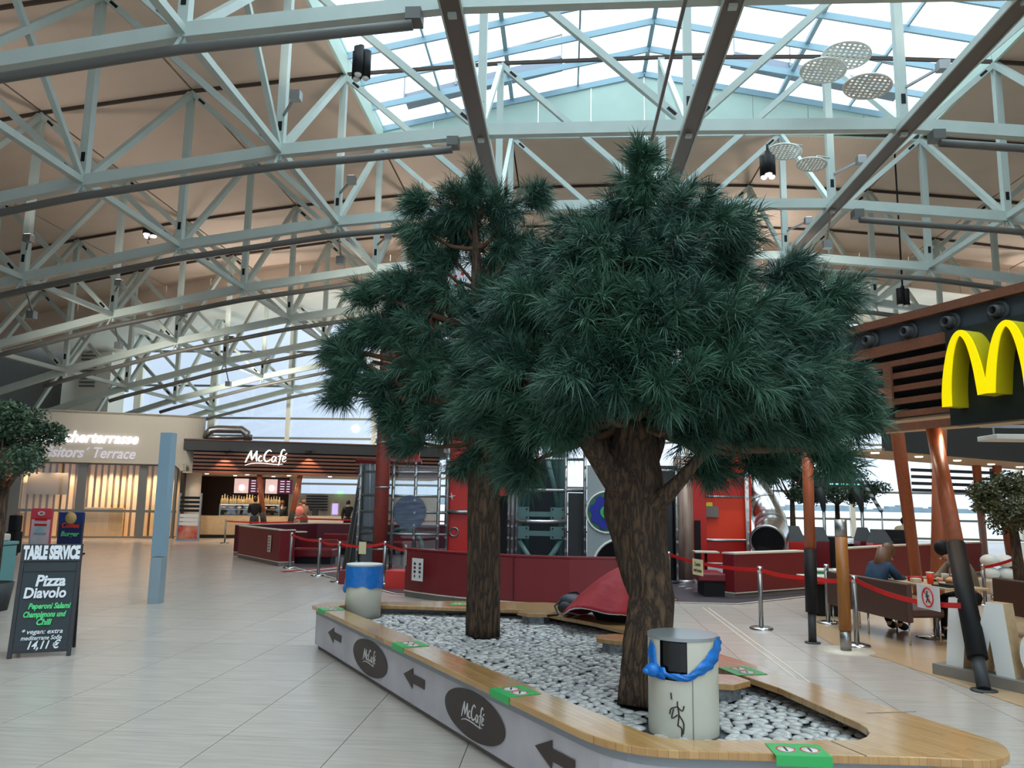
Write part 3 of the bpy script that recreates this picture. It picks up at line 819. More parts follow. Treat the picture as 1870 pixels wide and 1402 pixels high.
visible = [p for p in sites if inside(p[0], p[1], inset(inner, .02))]
sites.sort(key=lambda p: p[0] ** 2 + p[1] ** 2 + (0 if inside(p[0], p[1], inner) else 500))
pbm = []
for vs, fs in kinds:
    me = bpy.data.meshes.new('pebble'); me.from_pydata(vs, [], fs); me.materials.append(GM); me.polygons.foreach_set('use_smooth', [True] * len(me.polygons)); pbm.append(me)
restp = MB()
for n_, (x, y) in enumerate(sites):
    k = random.randrange(5); a = random.uniform(0, 6.28); sx = random.uniform(.042, .06); sy = random.uniform(.03, .041); h = random.uniform(.02, .028); z = ZP - .018 + random.uniform(-.004, .004)
    if n_ < 300:
        o = bpy.data.objects.new('pebble', pbm[k]); C.objects.link(o); o.parent = bn; o.location = (x + .2, y - 7.6, z); o.rotation_euler = (0, 0, a); o.scale = (sx, sy, h)
    else:
        ca, sa = math.cos(a), math.sin(a)
        restp.add([(x + ca * v[0] * sx - sa * v[1] * sy, y + sa * v[0] * sx + ca * v[1] * sy, z + v[2] * h) for v in kinds[k][0]], kinds[k][1], True)
restp.build('river_pebbles', GMs, bn, world=True, kind='stuff')


# ================================================================== WASTE BINS
def bin_(name, label, x, y, r, h, cut, rz):
    t = thing(name, label, 'bin', (x, y, ZP - .038), rz)
    if cut:
        # body with an opening slot left of the front
        a0, a1 = -PI / 2 - .82, -PI / 2 - .02
        zc = h * .58
        MB().lathe([(r, 0), (r, zc)], n=48).build('body', M['bin'], t)
        MB().lathe([(r, zc), (r, h - .02)], n=44, a0=a1, a1=a0 + 2 * PI).build('hood', M['bin'], t)
        MB().lathe([(r * .93, .02), (r * .93, h - .03)], n=32).build('liner_drum', M['blackgloss'], t)
        MB().lathe([(0, h), (r * 1.015, h - .001), (r * 1.015, h - .022), (0, h - .022)], n=48, smooth=False).build('lid', M['lid'], t)
        MB().box((r * math.cos(-PI / 2 + .12) * 1.0, r * math.sin(-PI / 2 + .12) * 1.0 - .001, h * .3), (.004, .006, h * .58)).build('seam', M['plinth'], t)
        MB().lathe([(r + .004, 0), (r + .004, .012)], n=48).build('base_ring', M['plinth'], t)
        # blue bag wrapped around, rising to the right
        mb = MB(); n = 60; rows = 6; vs = []; fs = []
        for k in range(n + 1):
            a = -PI / 2 - 1.25 + 2.75 * k / n; u = (a + PI / 2)
            sm1 = max(0, min(1, (u - .0) / 1.3)); sm2 = max(0, min(1, (u + .1) / .85)); lo = h * (.585 + .20 * (max(0, u) / 1.1) ** 1.3 + .05 * max(0, -u)); hi = h * min(.985, .655 + .34 * max(0, u) / 1.05)
            if u < -.62: hi = h * (.70 + .25 * min(1, (-u - .62) / .5)) if u < -.95 else h * .70; lo = h * .57
            lo += h * .012 * math.sin(u * 5)
            for q in range(rows + 1):
                z = lo + (hi - lo) * q / rows; rr = r + .008 + .006 * math.sin(k * .9 + q * 1.9) + .012 * math.sin(PI * q / rows)
                vs.append((rr * math.cos(a), rr * math.sin(a), z))
        for k in range(n):
            for q in range(rows): fs.append((k * (rows + 1) + q, (k + 1) * (rows + 1) + q, (k + 1) * (rows + 1) + q + 1, k * (rows + 1) + q + 1))
        mb.add(vs, fs, True).build('blue_bag', M['bag'], t)
        kx, ky = (r + .02) * math.cos(-PI / 2 - 1.0), (r + .02) * math.sin(-PI / 2 - 1.0)
        MB().ell((kx, ky, h * .66), (.055, .05, .045), 10, 7).ell((kx - .04, ky - .01, h * .65), (.03, .03, .022), 8, 5).build('bag_knot', M['bag'], t)
        # little printed waste pictogram
        mb = MB(); a = -PI / 2 - .30
        f = Vector((math.cos(a), math.sin(a), 0)); ux = Vector((-f.y, f.x, 0)); o0 = f * (r + .002)
        for seg in (([(-.05, .36), (-.045, .31)]), ([(0, .30), (.0, .27), (.01, .20), (.0, .12)]), ([(.0, .26), (-.05, .24), (-.06, .2)]), ([(.0, .26), (.035, .23), (.05, .27)]), ([(.0, .20), (-.045, .17), (-.03, .24)]), ([(.01, .2), (.045, .14), (.04, .06)]), ([(.0, .12), (.03, .1), (.03, .04), (.06, .04)])):
            q = smoothpts([(a_ * .8, b_) for a_, b_ in seg], 3); ribbon(mb, q, [.009] * len(q), 0, .001)
        mb.v = [tuple(o0 + ux * v[0] + Vector((0, 0, v[1] * h / .62 * .8)) + f * v[2]) for v in mb.v]
        mb.build('pictogram', M['print'], t)
    else:
        MB().lathe([(0, 0), (r, 0), (r, h), (r * .96, h), (r * .96, h * .6), (0, h * .6)], n=40).build('body', M['bin'], t)
        MB().lathe([(r * 1.02, h), (r * 1.02, h + .012), (r * .5, h + .014), (0, h + .014)], n=40, smooth=False).build('lid', M['white'], t)
        vs = []; fs = []; n = 48; rows = 5
        for k in range(n):
            a = 2 * PI * k / n; lo = h * (.60 + .02 * math.sin(3 * a) + .015 * math.sin(8 * a))
            for q in range(rows + 1):
                z = lo + (h * .985 - lo) * q / rows; rr = r * 1.03 + .004 * math.sin(k * 1.3 + q) + .012 * (1 - q / rows); vs.append((rr * math.cos(a), rr * math.sin(a), z))
        for k in range(n):
            for q in range(rows): k2 = (k + 1) % n; fs.append((k * (rows + 1) + q, k2 * (rows + 1) + q, k2 * (rows + 1) + q + 1, k * (rows + 1) + q + 1))
        MB().add(vs, fs, True).ell((-r * .98, -r * .3, h * .56), (.03, .03, .05)).build('blue_bag', M['bag'], t)
    return t


bin_('waste_bin', 'large cream cylindrical bin with grey lid and blue bag in front', .77, 5.36, .222, .61, True, 0)
bin_('waste_bin', 'small cream bin with blue bag rim at the far end of the planter', -2.42, 9.72, .215, .64, False, 0)


# ================================================================== PINE TREES
def needles(shoots, name, parent, seed, per=64, ln=.2, wd=.0062):
    r = random.Random(seed); vs = []; fs = []
    for (p, d, L) in shoots:
        d = d.normalized(); u = d.orthogonal().normalized(); v = d.cross(u)
        for k in range(per):
            s_ = r.random() ** .8; a = r.uniform(0, 2 * PI); base = p + d * (L * s_); open_ = r.uniform(.45, 1.15) * (1 - .25 * s_)
            nd = (d * math.cos(open_) + (u * math.cos(a) + v * math.sin(a)) * math.sin(open_)); l = ln * r.uniform(.7, 1.2)
            side = nd.cross(Vector((r.uniform(-1, 1), r.uniform(-1, 1), r.uniform(-1, 1)))).normalized() * wd
            mid = base + nd * l * .55; tip_ = base + nd * l + Vector((0, 0, -l * r.uniform(.05, .25)))
            n = len(vs); vs += [tuple(base - side * .5), tuple(base + side * .5), tuple(mid + side * .5), tuple(mid - side * .5), tuple(tip_)]
            fs += [(n, n + 1, n + 2, n + 3), (n + 3, n + 2, n + 4)]
    m = MB(); m.v = vs; m.f = fs; m.smooth = [False] * len(fs)
    return m.build(name, M['needle'], parent, world=True, kind='stuff')


def bark_tube(pts, rad, seed, n=28):
    r = random.Random(seed); ph = [r.uniform(0, 6.28) for _ in range(4)]
    q = []; rr = []
    for i in range(len(pts) - 1):
        for k in range(5):
            t = k / 5; q.append(Vector(pts[i]).lerp(Vector(pts[i + 1]), t)); rr.append(rad[i] * (1 - t) + rad[i + 1] * t)
    q.append(Vector(pts[-1])); rr.append(rad[-1])
    def wob(a, i): return 1 + .07 * math.sin(7 * a + ph[0] + .5 * math.sin(i * .8)) + .05 * math.sin(12 * a + ph[1] + i * .35) + .05 * noise.noise(Vector((math.cos(a) * 2, math.sin(a) * 2, i * .55 + seed)))
    return MB().tube(q, rr, n, True, wob)


def pine(name, label, base, trunkpts, trad, clusters, Yc, seed, branches, dens=1.0, per=64):
    t = thing(name, label, 'tree', base)
    bark_tube(trunkpts, trad, seed).build('trunk', M['bark'], t, world=True)
    r = random.Random(seed); cl = []
    for c in clusters:
        px, py, pr = c[:3]; dy = c[3] if len(c) > 3 else 0
        p = atY(px, py, Yc + dy); cl.append((p, pr * (Yc + dy) / F))
    crown_axis = [Vector(p) for p in branches]
    for n_, (p, R) in enumerate(cl):
        a = min(crown_axis, key=lambda q: (q - p).length + (1.2 if q.z > p.z - .1 else 0)); L = (p - a).length
        if L > .15:
            m = a.lerp(p, .5) + Vector((r.uniform(-.08, .08), r.uniform(-.08, .08), r.uniform(-.12, .02)))
            k = .012 + .014 * L
            MB().tube([a, a.lerp(m, .5) + Vector((0, 0, -.03)), m, m.lerp(p, .6) + Vector((0, 0, .03)), p], [k * 1.5, k * 1.2, k, k * .7, k * .4], 7).build('branch', M['twig'], t, world=True)
    sh = []; tw = MB()
    for (p, R) in cl:
        n = int((26 + 420 * R * R) * dens); root = min(crown_axis, key=lambda q: (q - p).length)
        for k in range(n):
            v = Vector((r.gauss(0, 1), r.gauss(0, 1), r.gauss(0, 1))).normalized() * (r.random() ** .4)
            q = p + Vector((v.x * R, v.y * R * 1.15, v.z * R * .8))
            out = (q - root).normalized() * .8 + v * .9 + Vector((0, 0, .15)) + Vector((r.gauss(0, .3), r.gauss(0, .3), r.gauss(0, .3)))
            L = r.uniform(.08, .2); q2 = q - out.normalized() * .16; sh.append((q2, out, L + .05))
            if k % 3 == 0: tw.tube([p.lerp(q2, .3), p.lerp(q2, .7) + Vector((0, 0, -.02)), q2 + out.normalized() * L], [.008, .006, .003], 4)
    tw.build('twigs', M['twig'], t, world=True, kind='stuff')
    needles(sh, 'needles', t, seed + 1, per)
    return t


def W(px, py, Y): return atY(px, py, Y)


# right, nearer pine
b2 = at(1172, 1282, ZP); Y2 = b2.y
tp = [W(1172, 1290, Y2 + .02), W(1180, 1180, Y2 + .1), W(1190, 1090, Y2 + .2), W(1172, 1010, Y2 + .3), W(1158, 930, Y2 + .35), W(1156, 860, Y2 + .4), W(1160, 770, Y2 + .4)]
cl2 = [(1172, 292, 22), (1170, 345, 40), (1150, 402, 75, .2), (1268, 388, 62, .3), (1335, 420, 48, -.1), (1062, 425, 55, .2), (1100, 480, 85, -.4), (1210, 470, 85, -.3), (1310, 500, 75, .3), (1005, 500, 62, .3), (950, 565, 70, .1),
       (1080, 580, 95, -.7), (1200, 590, 100, -.7), (1320, 590, 85, -.5), (1440, 505, 48, .3), (1520, 545, 45, .3), (1420, 600, 75, .1), (900, 620, 50, .3), (945, 690, 80, -.2), (1080, 690, 90, -.8), (1200, 700, 90, -.8), (1330, 690, 90, -.6),
       (1440, 695, 80, -.1), (1535, 700, 52, .3), (1565, 760, 40, .4), (1480, 780, 55, .3), (1380, 770, 60, 0), (1262, 780, 50, -.3), (885, 745, 50, .3), (930, 800, 50, .2), (1010, 780, 55, -.3), (1290, 850, 38, .5), (1400, 845, 38, .5), (1525, 832, 36, .4),
       (1100, 560, 90, .9), (1250, 560, 90, 1.0), (1000, 650, 90, .9), (1150, 700, 90, 1.0), (1320, 680, 90, .9), (1450, 640, 70, .9), (1180, 440, 70, .7), (1460, 760, 60, .9), (1350, 780, 55, .8), (960, 740, 60, .9), (1090, 770, 50, .9), (860, 690, 35, .5), (950, 860, 34, .2), (1500, 600, 42, .2), (1060, 740, 50, -.5), (1150, 640, 60, -.9)]
ax2 = [W(1160, y, Y2 + .4) for y in (760, 690, 620, 540, 460, 380, 320)]
t2 = pine('pine_tree', 'broad artificial pine tree with forked trunk behind the large bin', b2, tp, [.175, .17, .16, .19, .24, .20, .14], cl2, Y2 + .35, 21, ax2, .82, 62)
bark_tube([W(1162, 745, Y2 + .4), W(1166, 600, Y2 + .4), W(1168, 430, Y2 + .4), W(1172, 300, Y2 + .4)], [.13, .09, .05, .02], 5, 16).build('leader', M['bark'], t2, world=True)
for pts, rd in (([W(1150, 905, Y2 + .3), W(1105, 850, Y2 + .25), W(1066, 795, Y2 + .1), W(1030, 740, Y2)], [.13, .09, .06, .035]), ([W(1160, 960, Y2 + .3), W(1200, 920, Y2 + .2), W(1240, 880, Y2 + .1), W(1290, 820, Y2 + .1), W(1330, 770, Y2)], [.12, .075, .05, .04, .025]),
                ([W(1150, 880, Y2 + .4), W(1118, 820, Y2 + .5), W(1090, 750, Y2 + .6)], [.1, .07, .04]), ([W(1165, 880, Y2 + .4), W(1195, 810, Y2 + .5), W(1215, 740, Y2 + .6)], [.11, .08, .05])):
    bark_tube(pts, rd, 9, 16).build('limb', M['bark'], t2, world=True)

# left, farther pine
b1 = at(883, 1158, ZP); Y1 = b1.y
tp = [W(883, 1160, Y1), W(884, 1050, Y1), W(883, 950, Y1), W(885, 880, Y1), W(886, 800, Y1), W(884, 700, Y1)]
cl1 = [(868, 340, 32), (830, 385, 48), (915, 385, 50), (985, 358, 26), (760, 375, 26), (765, 430, 42), (845, 420, 55, .3), (940, 450, 48), (725, 520, 48), (665, 540, 28), (800, 545, 58), (885, 560, 60), (765, 610, 58), (700, 610, 45), (640, 655, 38), (618, 720, 26), (632, 690, 25), (690, 700, 42), (755, 690, 60), (845, 680, 70), (925, 640, 70),
       (805, 760, 62), (880, 770, 60), (748, 812, 32), (855, 845, 34), (722, 770, 30), (905, 840, 34), (610, 640, 20), (900, 480, 45, .4), (820, 470, 20, .2), (790, 480, 36), (830, 640, 55, .5), (770, 740, 50, .5), (705, 745, 28), (950, 560, 60, .6), (960, 700, 60, .4), (740, 560, 30, .3), (650, 610, 24)]
ax1 = [W(882, y, Y1) for y in (800, 740, 670, 600, 520, 450, 390)]
t1 = pine('pine_tree', 'slender artificial pine tree standing in the middle of the pebbles', b1, tp, [.175, .172, .168, .165, .15, .12], cl1, Y1, 33, ax1, .72, 52)
bark_tube([W(884, 705, Y1), W(872, 560, Y1), W(868, 420, Y1), W(866, 350, Y1)], [.12, .07, .04, .02], 6, 14).build('leader', M['bark'], t1, world=True)
for pts, rd in (([W(884, 800, Y1), W(830, 720, Y1 + .2), W(760, 680, Y1 + .1), W(680, 660, Y1)], [.08, .06, .04, .02]), ([W(884, 740, Y1), W(905, 650, Y1), W(940, 560, Y1)], [.08, .06, .04]), ([W(884, 700, Y1), W(840, 600, Y1), W(790, 520, Y1)], [.08, .05, .03])):
    bark_tube(pts, rd, 19, 12).build('limb', M['bark'], t1, world=True)


# ================================================================== UPHOLSTERED WALLS AND SEATS
def off(poly, d):
    out = []
    for i in range(len(poly)):
        a = Vector(poly[max(i - 1, 0)]); b = Vector(poly[min(i + 1, len(poly) - 1)]); u = (b - a).normalized(); out.append(tuple(Vector(poly[i]) + Vector((-u.y, u.x)) * d))
    return out


def band(path, t): return list(path) + list(reversed(off(path, t)))


def screen_wall(name, label, path, h, th, m, cat='partition', edge=True, plinth=True, seams=()):
    t = thing(name, label, cat, (path[0][0], path[0][1], 0))
    MB().prism(band(path, th), .12, h - .03).build('upholstery', m, t, world=True, bevel=.015)
    MB().prism(band(off(path, -.01), th + .02), h - .03, h).build('top_edge', M['burg'] if not edge else M['cream'], t, world=True)
    MB().prism(band(off(path, .02), th - .04), 0, .10).build('plinth', M['plinth'], t, world=True)
    MB().prism(band(off(path, -.012), th + .02), .10, .12).build('lower_edge', M['cream'], t, world=True)
    return t


def poster_on(parent, name, c, ux, w, h, m, label=None, n=Vector((0, -1, 0))):
    ux = Vector((ux[0], ux[1], 0)).normalized(); nn = Vector((ux.y, -ux.x, 0)); mm = Matrix((ux, -nn, Vector((0, 0, 1)))).transposed().to_4x4()
    mb = MB().box((0, 0, 0), (w, .006, h)); mb.xf(mm); mb.v = [tuple(Vector(v) + Vector(c)) for v in mb.v]
    o = mb.build(name, m, parent, world=True, label=label); return o, ux, nn


# play carpet with pale edge trim
pc_ = [xy(at(526, 1034)), xy(at(650, 1068)), (-3.2, 15.3), (-1.2, 14.6), (.9, 14.5), (1.9, 15.05), xy(at(1350, 1104)), xy(at(1475, 1090)), (7.2, 20.5), (7.2, 29), (-7.5, 29), (-9.5, 24.0)]
cp = MB().prism(pc_, .001, .012).build('play_carpet', M['playfloor']); tag(cp, 'dark grey play carpet under the climbing tower', 'carpet')
MB().prism(band(pc_[:8], .05), .002, .018).build('edge_trim', M['cream'], cp)
mb = MB(); random.seed(5)
for k in range(46):
    x = random.uniform(1.9, 4.2); y = random.uniform(16.4, 19.8)
    if x > 3.4 and y < 17.5: continue
    mb.box((x, y, .0135), (random.uniform(.05, .13), .04, .003))
mb.build('light_flecks', M['whiteprint'], cp, kind='stuff')
for k in range(5): MB().beam((-6.8 + k * .32, 19.2, .0135), (-5.6 + k * .3, 21.8, .0135), .14, .004).build('printed_stripe', M['whiteprint'] if k % 2 else M['red'], cp)

sw = screen_wall('curved_partition', 'curved burgundy partition right behind the planter', arc((-2.98, 15.05), (-1.6, 13.7), (.1, 13.55), 8) + [(.9, 13.62), (1.5, 13.85)], .89, .14, M['burg'], edge=False)
for q in ((-.86, 13.85),):
    MB().box((q[0], q[1] - .13, .5), (.012, .02, .74)).build('seam', M['burg2'], sw, world=True)
o, ux, nn = poster_on(sw, 'notice', at_wall(767, 1039, (-2.9, 14.86), (1, -.78)) - Vector((.03, .1, 0)), (1, -.8), .30, .40, M['whiteprint'], 'white notice with dark pictograms')
mb = MB()
for a_ in (-.07, .07):
    for b_ in (.10, .03, -.04, -.12): mb.box((a_, -.005, b_), (.055 if b_ > -.1 else .03, .004, .045))
mm = Matrix((ux, -nn, Vector((0, 0, 1)))).transposed().to_4x4(); mb.xf(mm); mb.v = [tuple(Vector(v) + (at_wall(767, 1039, (-2.9, 14.86), (1, -.78)) - Vector((.03, .1, 0)))) for v in mb.v]
mb.build('pictograms', M['print'], o, world=True, kind='stuff')

# left seating nook
A, B_ = at(433, 1018), at(507, 1034)
swl = screen_wall('sofa_partition', 'burgundy sofa partition corner left of the play area', [xy(A), xy(B_), (B_.x + .35, B_.y + .25)], .95, .16, M['burg'])
d = (B_ - A).normalized()
o, ux, nn = poster_on(swl, 'notice', A.lerp(B_, .80) + Vector((0, 0, .55)) + Vector((d.y, -d.x, 0)) * .02, d, .25, .44, M['cream'], 'cream notice sheet with print')
mb = MB()
for k in range(5): mb.box((0, -.005, .15 - k * .075), (.17, .003, .035))
mm = Matrix((ux, -nn, Vector((0, 0, 1)))).transposed().to_4x4(); mb.xf(mm); mb.v = [tuple(Vector(v) + A.lerp(B_, .80) + Vector((0, 0, .55)) + Vector((d.y, -d.x, 0)) * .02) for v in mb.v]
mb.build('print_lines', M['plinth'], o, world=True, kind='stuff')
swb = screen_wall('sofa_partition', 'long dark burgundy sofa back in front of the cafe counter', [(-10.0, 24.1), (-8.4, 26.9), (-2.0, 28.2)], .95, .16, M['burg2'])
for (x, y, lb) in ((-6.85, 21.9, 'burgundy cushioned seat block behind the partition corner'), (-7.3, 25.6, 'burgundy seat block against the long sofa back, left'), (-5.2, 26.2, 'burgundy seat block against the long sofa back, right')):
    t = thing('seat_block', lb, 'seat', (x, y, 0), group='burgundy seat blocks')
    MB().box((0, 0, .3), (1.1, .6, .26)).build('cushion', M['burg'], t, bevel=.05); MB().box((0, 0, .09), (1.0, .5, .16)).build('plinth', M['black'], t)
    MB().box((0, .26, .50), (1.1, .12, .3)).build('backrest', M['burg'], t, bevel=.04)


def round_table(x, y, r, lb, h=.74, top=None):
    t = thing('round_table', lb, 'table', (x, y, 0), group='small round tables')
    MB().lathe([(0, h - .03), (r, h - .03), (r, h), (0, h)], n=32, smooth=False).build('tabletop', top or M['cream'], t, bevel=.006)
    MB().tube([(0, 0, .03), (0, 0, h - .03)], .035, 12).build('column', M['black'], t)
    MB().lathe([(.24, 0), (.24, .015), (.05, .03), (0, .03)], n=24).build('foot', M['chrome'], t)
    return t


p = at(574, 964, .74); round_table(p.x, p.y, .42, 'small cream round table behind the two left barrier posts')
p = at(540, 970, .74); round_table(p.x, p.y, .36, 'small cream round table close to the partition corner')
p = at(645, 965, .74); round_table(p.x, p.y, .36, 'small cream round table near the slim red column')

# ================================================================== BARRIER POSTS
def stanchion(x, y, lb, h=.9, grp='belt barrier posts'):
    t = thing('barrier_post', lb, 'post', (x, y, 0), group=grp)
    MB().lathe([(.17, 0), (.17, .02), (.15, .035), (.035, .05), (0, .05)], n=28).build('base', M['chrome'], t)
    MB().tube([(0, 0, .045), (0, 0, h - .02)], .033, 16).build('pole', M['steel'], t)
    MB().tube([(0, 0, h - .09), (0, 0, h)], .037, 16).build('belt_head', M['chrome'], t)
    return Vector((x, y, h - .055))


def belt(a, b, lb, sag=.05):
    a, b = Vector(a), Vector(b); t = thing('barrier_belt', lb, 'belt', a, group='red barrier belts')
    d = b - a; u = Vector((d.x, d.y, 0)).normalized(); mb = MB(); n = 8; nv = Vector((-u.y, u.x, 0)) * .002; vs = []; fs = []
    a = a + u * .04; b = b - u * .04
    for k in range(n + 1):
        p = a.lerp(b, k / n) + Vector((0, 0, -sag * 4 * (k / n) * (1 - k / n)))
        vs += [p - nv + Vector((0, 0, -.028)), p + nv + Vector((0, 0, -.028)), p + nv + Vector((0, 0, .028)), p - nv + Vector((0, 0, .028))]
    for k in range(n):
        for q in range(4): fs.append((4 * k + q, 4 * k + (q + 1) % 4, 4 * k + 4 + (q + 1) % 4, 4 * k + 4 + q))
    fs += [(0, 1, 2, 3), (4 * n + 3, 4 * n + 2, 4 * n + 1, 4 * n)]
    mb.add(vs, fs).build('webbing', M['belt'], t, world=True); return t


S1 = stanchion(2.90, 12.2, 'steel belt post standing alone in front of the red seat wall')
S2 = stanchion(3.82, 10.95, 'steel belt post beside the short brown signpost')
S3 = stanchion(4.10, 12.95, 'steel belt post behind the wooden leaning pole')
p = at(1222, 1096); S7 = stanchion(p.x, p.y, 'steel belt post right of the big forked trunk')
p = at(617, 1062); S4 = stanchion(p.x, p.y, 'steel belt post, right one of the pair on the carpet edge', .86)
p = at(581, 1051); S5 = stanchion(p.x, p.y, 'steel belt post, left one of the pair on the carpet edge', .86)
p = at(529, 1037); S6 = stanchion(p.x, p.y, 'steel belt post at the end of the burgundy partition corner', .9)
p = at(700, 1066); S8 = stanchion(p.x, p.y, 'steel belt post beside the slim red column', .9)
p = at(410, 992); S9 = stanchion(p.x, p.y, 'far steel belt post in front of the cafe counter', .9)
poleF = Vector((3.3, 11.1, .845))
poleA = Vector((4.12, 8.70, .80))
b1_ = belt(S7, S1, 'red belt right of the forked trunk carrying a cream sign', .06)
belt(S1, poleF, 'red belt between the lone post and the near wooden pole', .03)
belt(poleF, S2, 'red belt from the wooden pole to the post by the signpost', .03)
b4_ = belt(S2, poleA, 'red belt in front of the brown bench with a white sign', .08)
belt(S6, S5, 'red belt from the partition corner to the left carpet post', .05)
belt(S5, S4, 'short red belt between the pair of carpet posts', .04)
belt(S4, S8, 'red belt from the carpet pair to the slim red column', .06)
belt(S8, (-2.98, 15.1, .84), 'red belt ending at the curved burgundy partition', .03)
belt(S9, (-10.6, 31.5, .84), 'faint red belt in front of the cafe display', .05)
belt((-10.2, 29.9, 1.0), (-3.4, 29.9, 1.0), 'long red belt above the dark burgundy sofa back', .02)
for x, lb in ((-10.2, 'far steel belt post left behind the dark sofa back'), (-3.4, 'far steel belt post right behind the dark sofa back')): stanchion(x, 29.9, lb, 1.05)


def hanging_sign(c, ux, w, h, m, lb, name='hanging_sign'):
    ux = Vector((ux[0], ux[1], 0)).normalized(); uy = Vector((-ux.y, ux.x, 0))
    if uy.y < 0: ux, uy = -ux, -uy
    t = thing(name, lb, 'sign', c, math.atan2(ux.y, ux.x))
    MB().box((0, 0, 0), (w, .008, h)).build('board', m, t)
    return t


c = S7.lerp(S1, .37) + Vector((0, -.03, -.13)); s1 = hanging_sign(c, S1 - S7, .40, .27, mat('cream_paper', rgb(224, 214, 168), .6), 'cream paper sign with dark text on the red belt')
text('lettering', 'Zutritt', .085, M['print'], s1, (0, -.006, .02), extrude=.001, align='CENTER', off=.002)
text('lettering', 'verboten', .085, M['print'], s1, (0, -.006, -.08), extrude=.001, align='CENTER', off=.002)
c = at_wall(1697, 1090, xy(S2), (poleA - S2)) + Vector((-.02, -.02, 0)); s2 = hanging_sign(c, poleA - S2, .42, .26, M['whiteprint'], 'white no-entry sign with red circle on the belt')
rg = MB().tube([(.10 * math.cos(a * PI / 16), -.006, .10 * math.sin(a * PI / 16)) for a in range(33)], .009, 5, cap=False).beam((-.07, -.006, .07), (.07, -.006, -.07), .012, .006).build('prohibition_ring', M['belt'], s2)
MB().ell((-.01, -.007, .055), (.014, .003, .014), 8, 5).beam((-.01, -.007, .04), (.0, -.007, -.01), .006, .022, (0, 1, 0)).beam((0, -.007, -.01), (-.03, -.007, -.06), .006, .012, (0, 1, 0)).beam((0, -.007, -.01), (.03, -.007, -.055), .006, .012, (0, 1, 0)).beam((-.04, -.007, .0), (.03, -.007, .02), .006, .01, (0, 1, 0)).build('walking_figure', M['print'], s2)
p = at_wall(663, 1000, xy(S4), (S8 - S4)); hanging_sign(p + Vector((0, -.05, 0)), S8 - S4, .17, .26, bpy.data.materials['cream_paper'], 'small cream paper hanging left of the slim red column')
p = at_wall(741, 1013, xy(S8), Vector((-2.98, 15.1, .84)) - S8); s4 = hanging_sign(p + Vector((0, -.012, 0)), Vector((-2.98, 15.1, .84)) - S8, .15, .38, M['whiteprint'], 'tall narrow white notice hanging by the curved partition')
mb = MB()
for k in range(7): mb.box((0, -.006, .14 - k * .045), (.1, .003, .02))
mb.build('print_lines', M['plinth'], s4, kind='stuff')

# ================================================================== POSTS AND POLES
t = thing('square_post', 'tall light blue-grey square steel post on the bare floor', 'post', (-6.86, 13.3, 0))
MB().box((0, 0, .38), (.195, .195, .76)).build('lower_sleeve', mat('post_base', rgb(150, 168, 176), .35, .3), t, bevel=.004)
MB().box((0, 0, 1.82), (.2, .2, 2.1)).build('shaft', M['bluegrey'], t, bevel=.006)


def leaning_pole(label, a, b, r=.1, sleeve=(.12, .42), black=True):
    a, b = Vector(a), Vector(b); t = thing('leaning_pole', label, 'pole', a, group='leaning wooden canopy poles')
    MB().tube([a.lerp(b, sleeve[1] if black else .0), b if black else a.lerp(b, 1.14)], r, 16).build('timber', M['polewood'], t, world=True)
    if black:
        MB().tube([a.lerp(b, sleeve[0]), a.lerp(b, sleeve[1] + .01)], r * 1.12, 16).build('black_sleeve', M['black'], t, world=True)
        MB().tube([a + Vector((0, 0, .02)), a.lerp(b, sleeve[0] + .01)], r * .72, 14).build('foot_tube', M['charcoal'], t, world=True)
    MB().lathe([(0, 0), (r * 1.4, 0), (r * 1.4, .015), (0, .02)], a, 24).build('foot_plate', M['charcoal'], t, world=True)
    return t


ZS = 2.85
leaning_pole('near leaning pole with long black sleeve beside the white letters', (4.19, 8.53, 0), at(1703, 775, ZS), .088, (.10, .48))
leaning_pole('upright orange-brown pole with black lower half left of the signpost', (3.3, 11.1, 0), (3.34, 11.14, ZS), .072, (.14, .42))
leaning_pole('orange-brown pole behind the seated pair, leaning left', at(1678, 1086), at(1642, 815, ZS), .11, black=False)
leaning_pole('slim orange-brown pole crossing behind the near leaning pole', (6.2, 14.0, 0), at(1716, 815, ZS), .11, black=False)
leaning_pole('thin far orange-brown pole left of the dark ficus', at(1800, 1030), at(1783, 850, ZS), .1, black=False)
leaning_pole('thin far orange-brown pole at the right edge', at(1850, 1050), at(1820, 850, ZS), .1, black=False)

t = thing('sign_post', 'short round post, steel top and brown wood body on a floor disc', 'post', (3.56, 10.6, 0))
MB().lathe([(.34, 0), (.34, .008), (0, .008)], n=40).build('floor_disc', M['cream'], t)
MB().tube([(0, 0, .008), (0, 0, .26)], .068, 20).build('steel_foot', M['steel'], t)
MB().tube([(0, 0, .25), (0, 0, 1.42)], .076, 20).build('wood_body', mat('amber_wood', rgb(146, 92, 36), .4, var=.15, scale=5, stretch=(5, 5, .6)), t)
MB().tube([(0, 0, 1.41), (0, 0, 1.63)], .076, 20).build('steel_top', M['steel'], t)

# floor expansion strip
t = MB()
for s_ in (-.045, .045): t.box((2.49 + s_, 11.2, .0015), (.02, 6.6, .005))
o = t.build('trim_2', M['cream']); o['kind'] = 'structure'

# ================================================================== CANOPY OF THE RESTAURANT ON THE RIGHT
ZT = 4.1
ca = at(1870, 515, ZT); cb = at(1520, 606, ZT); cd = (cb - ca); cd.z = 0; cd.normalize(); cn = Vector((cd.y, -cd.x, 0))
if cn.x > 0: cn = -cn          # outward normal, towards the planter
cs = ca - cd * 3.2; L = (at_wall(1478, 640, xy(ca), cd) - Vector((cs.x, cs.y, 0))); L.z = 0; L = L.length
cy = thing('canopy', 'dark restaurant canopy with brown timber slats and round vents', 'canopy', (cs.x, cs.y, 0))


def cpt(u, v, z): p = cs + cd * u - cn * v; return Vector((p.x, p.y, z))


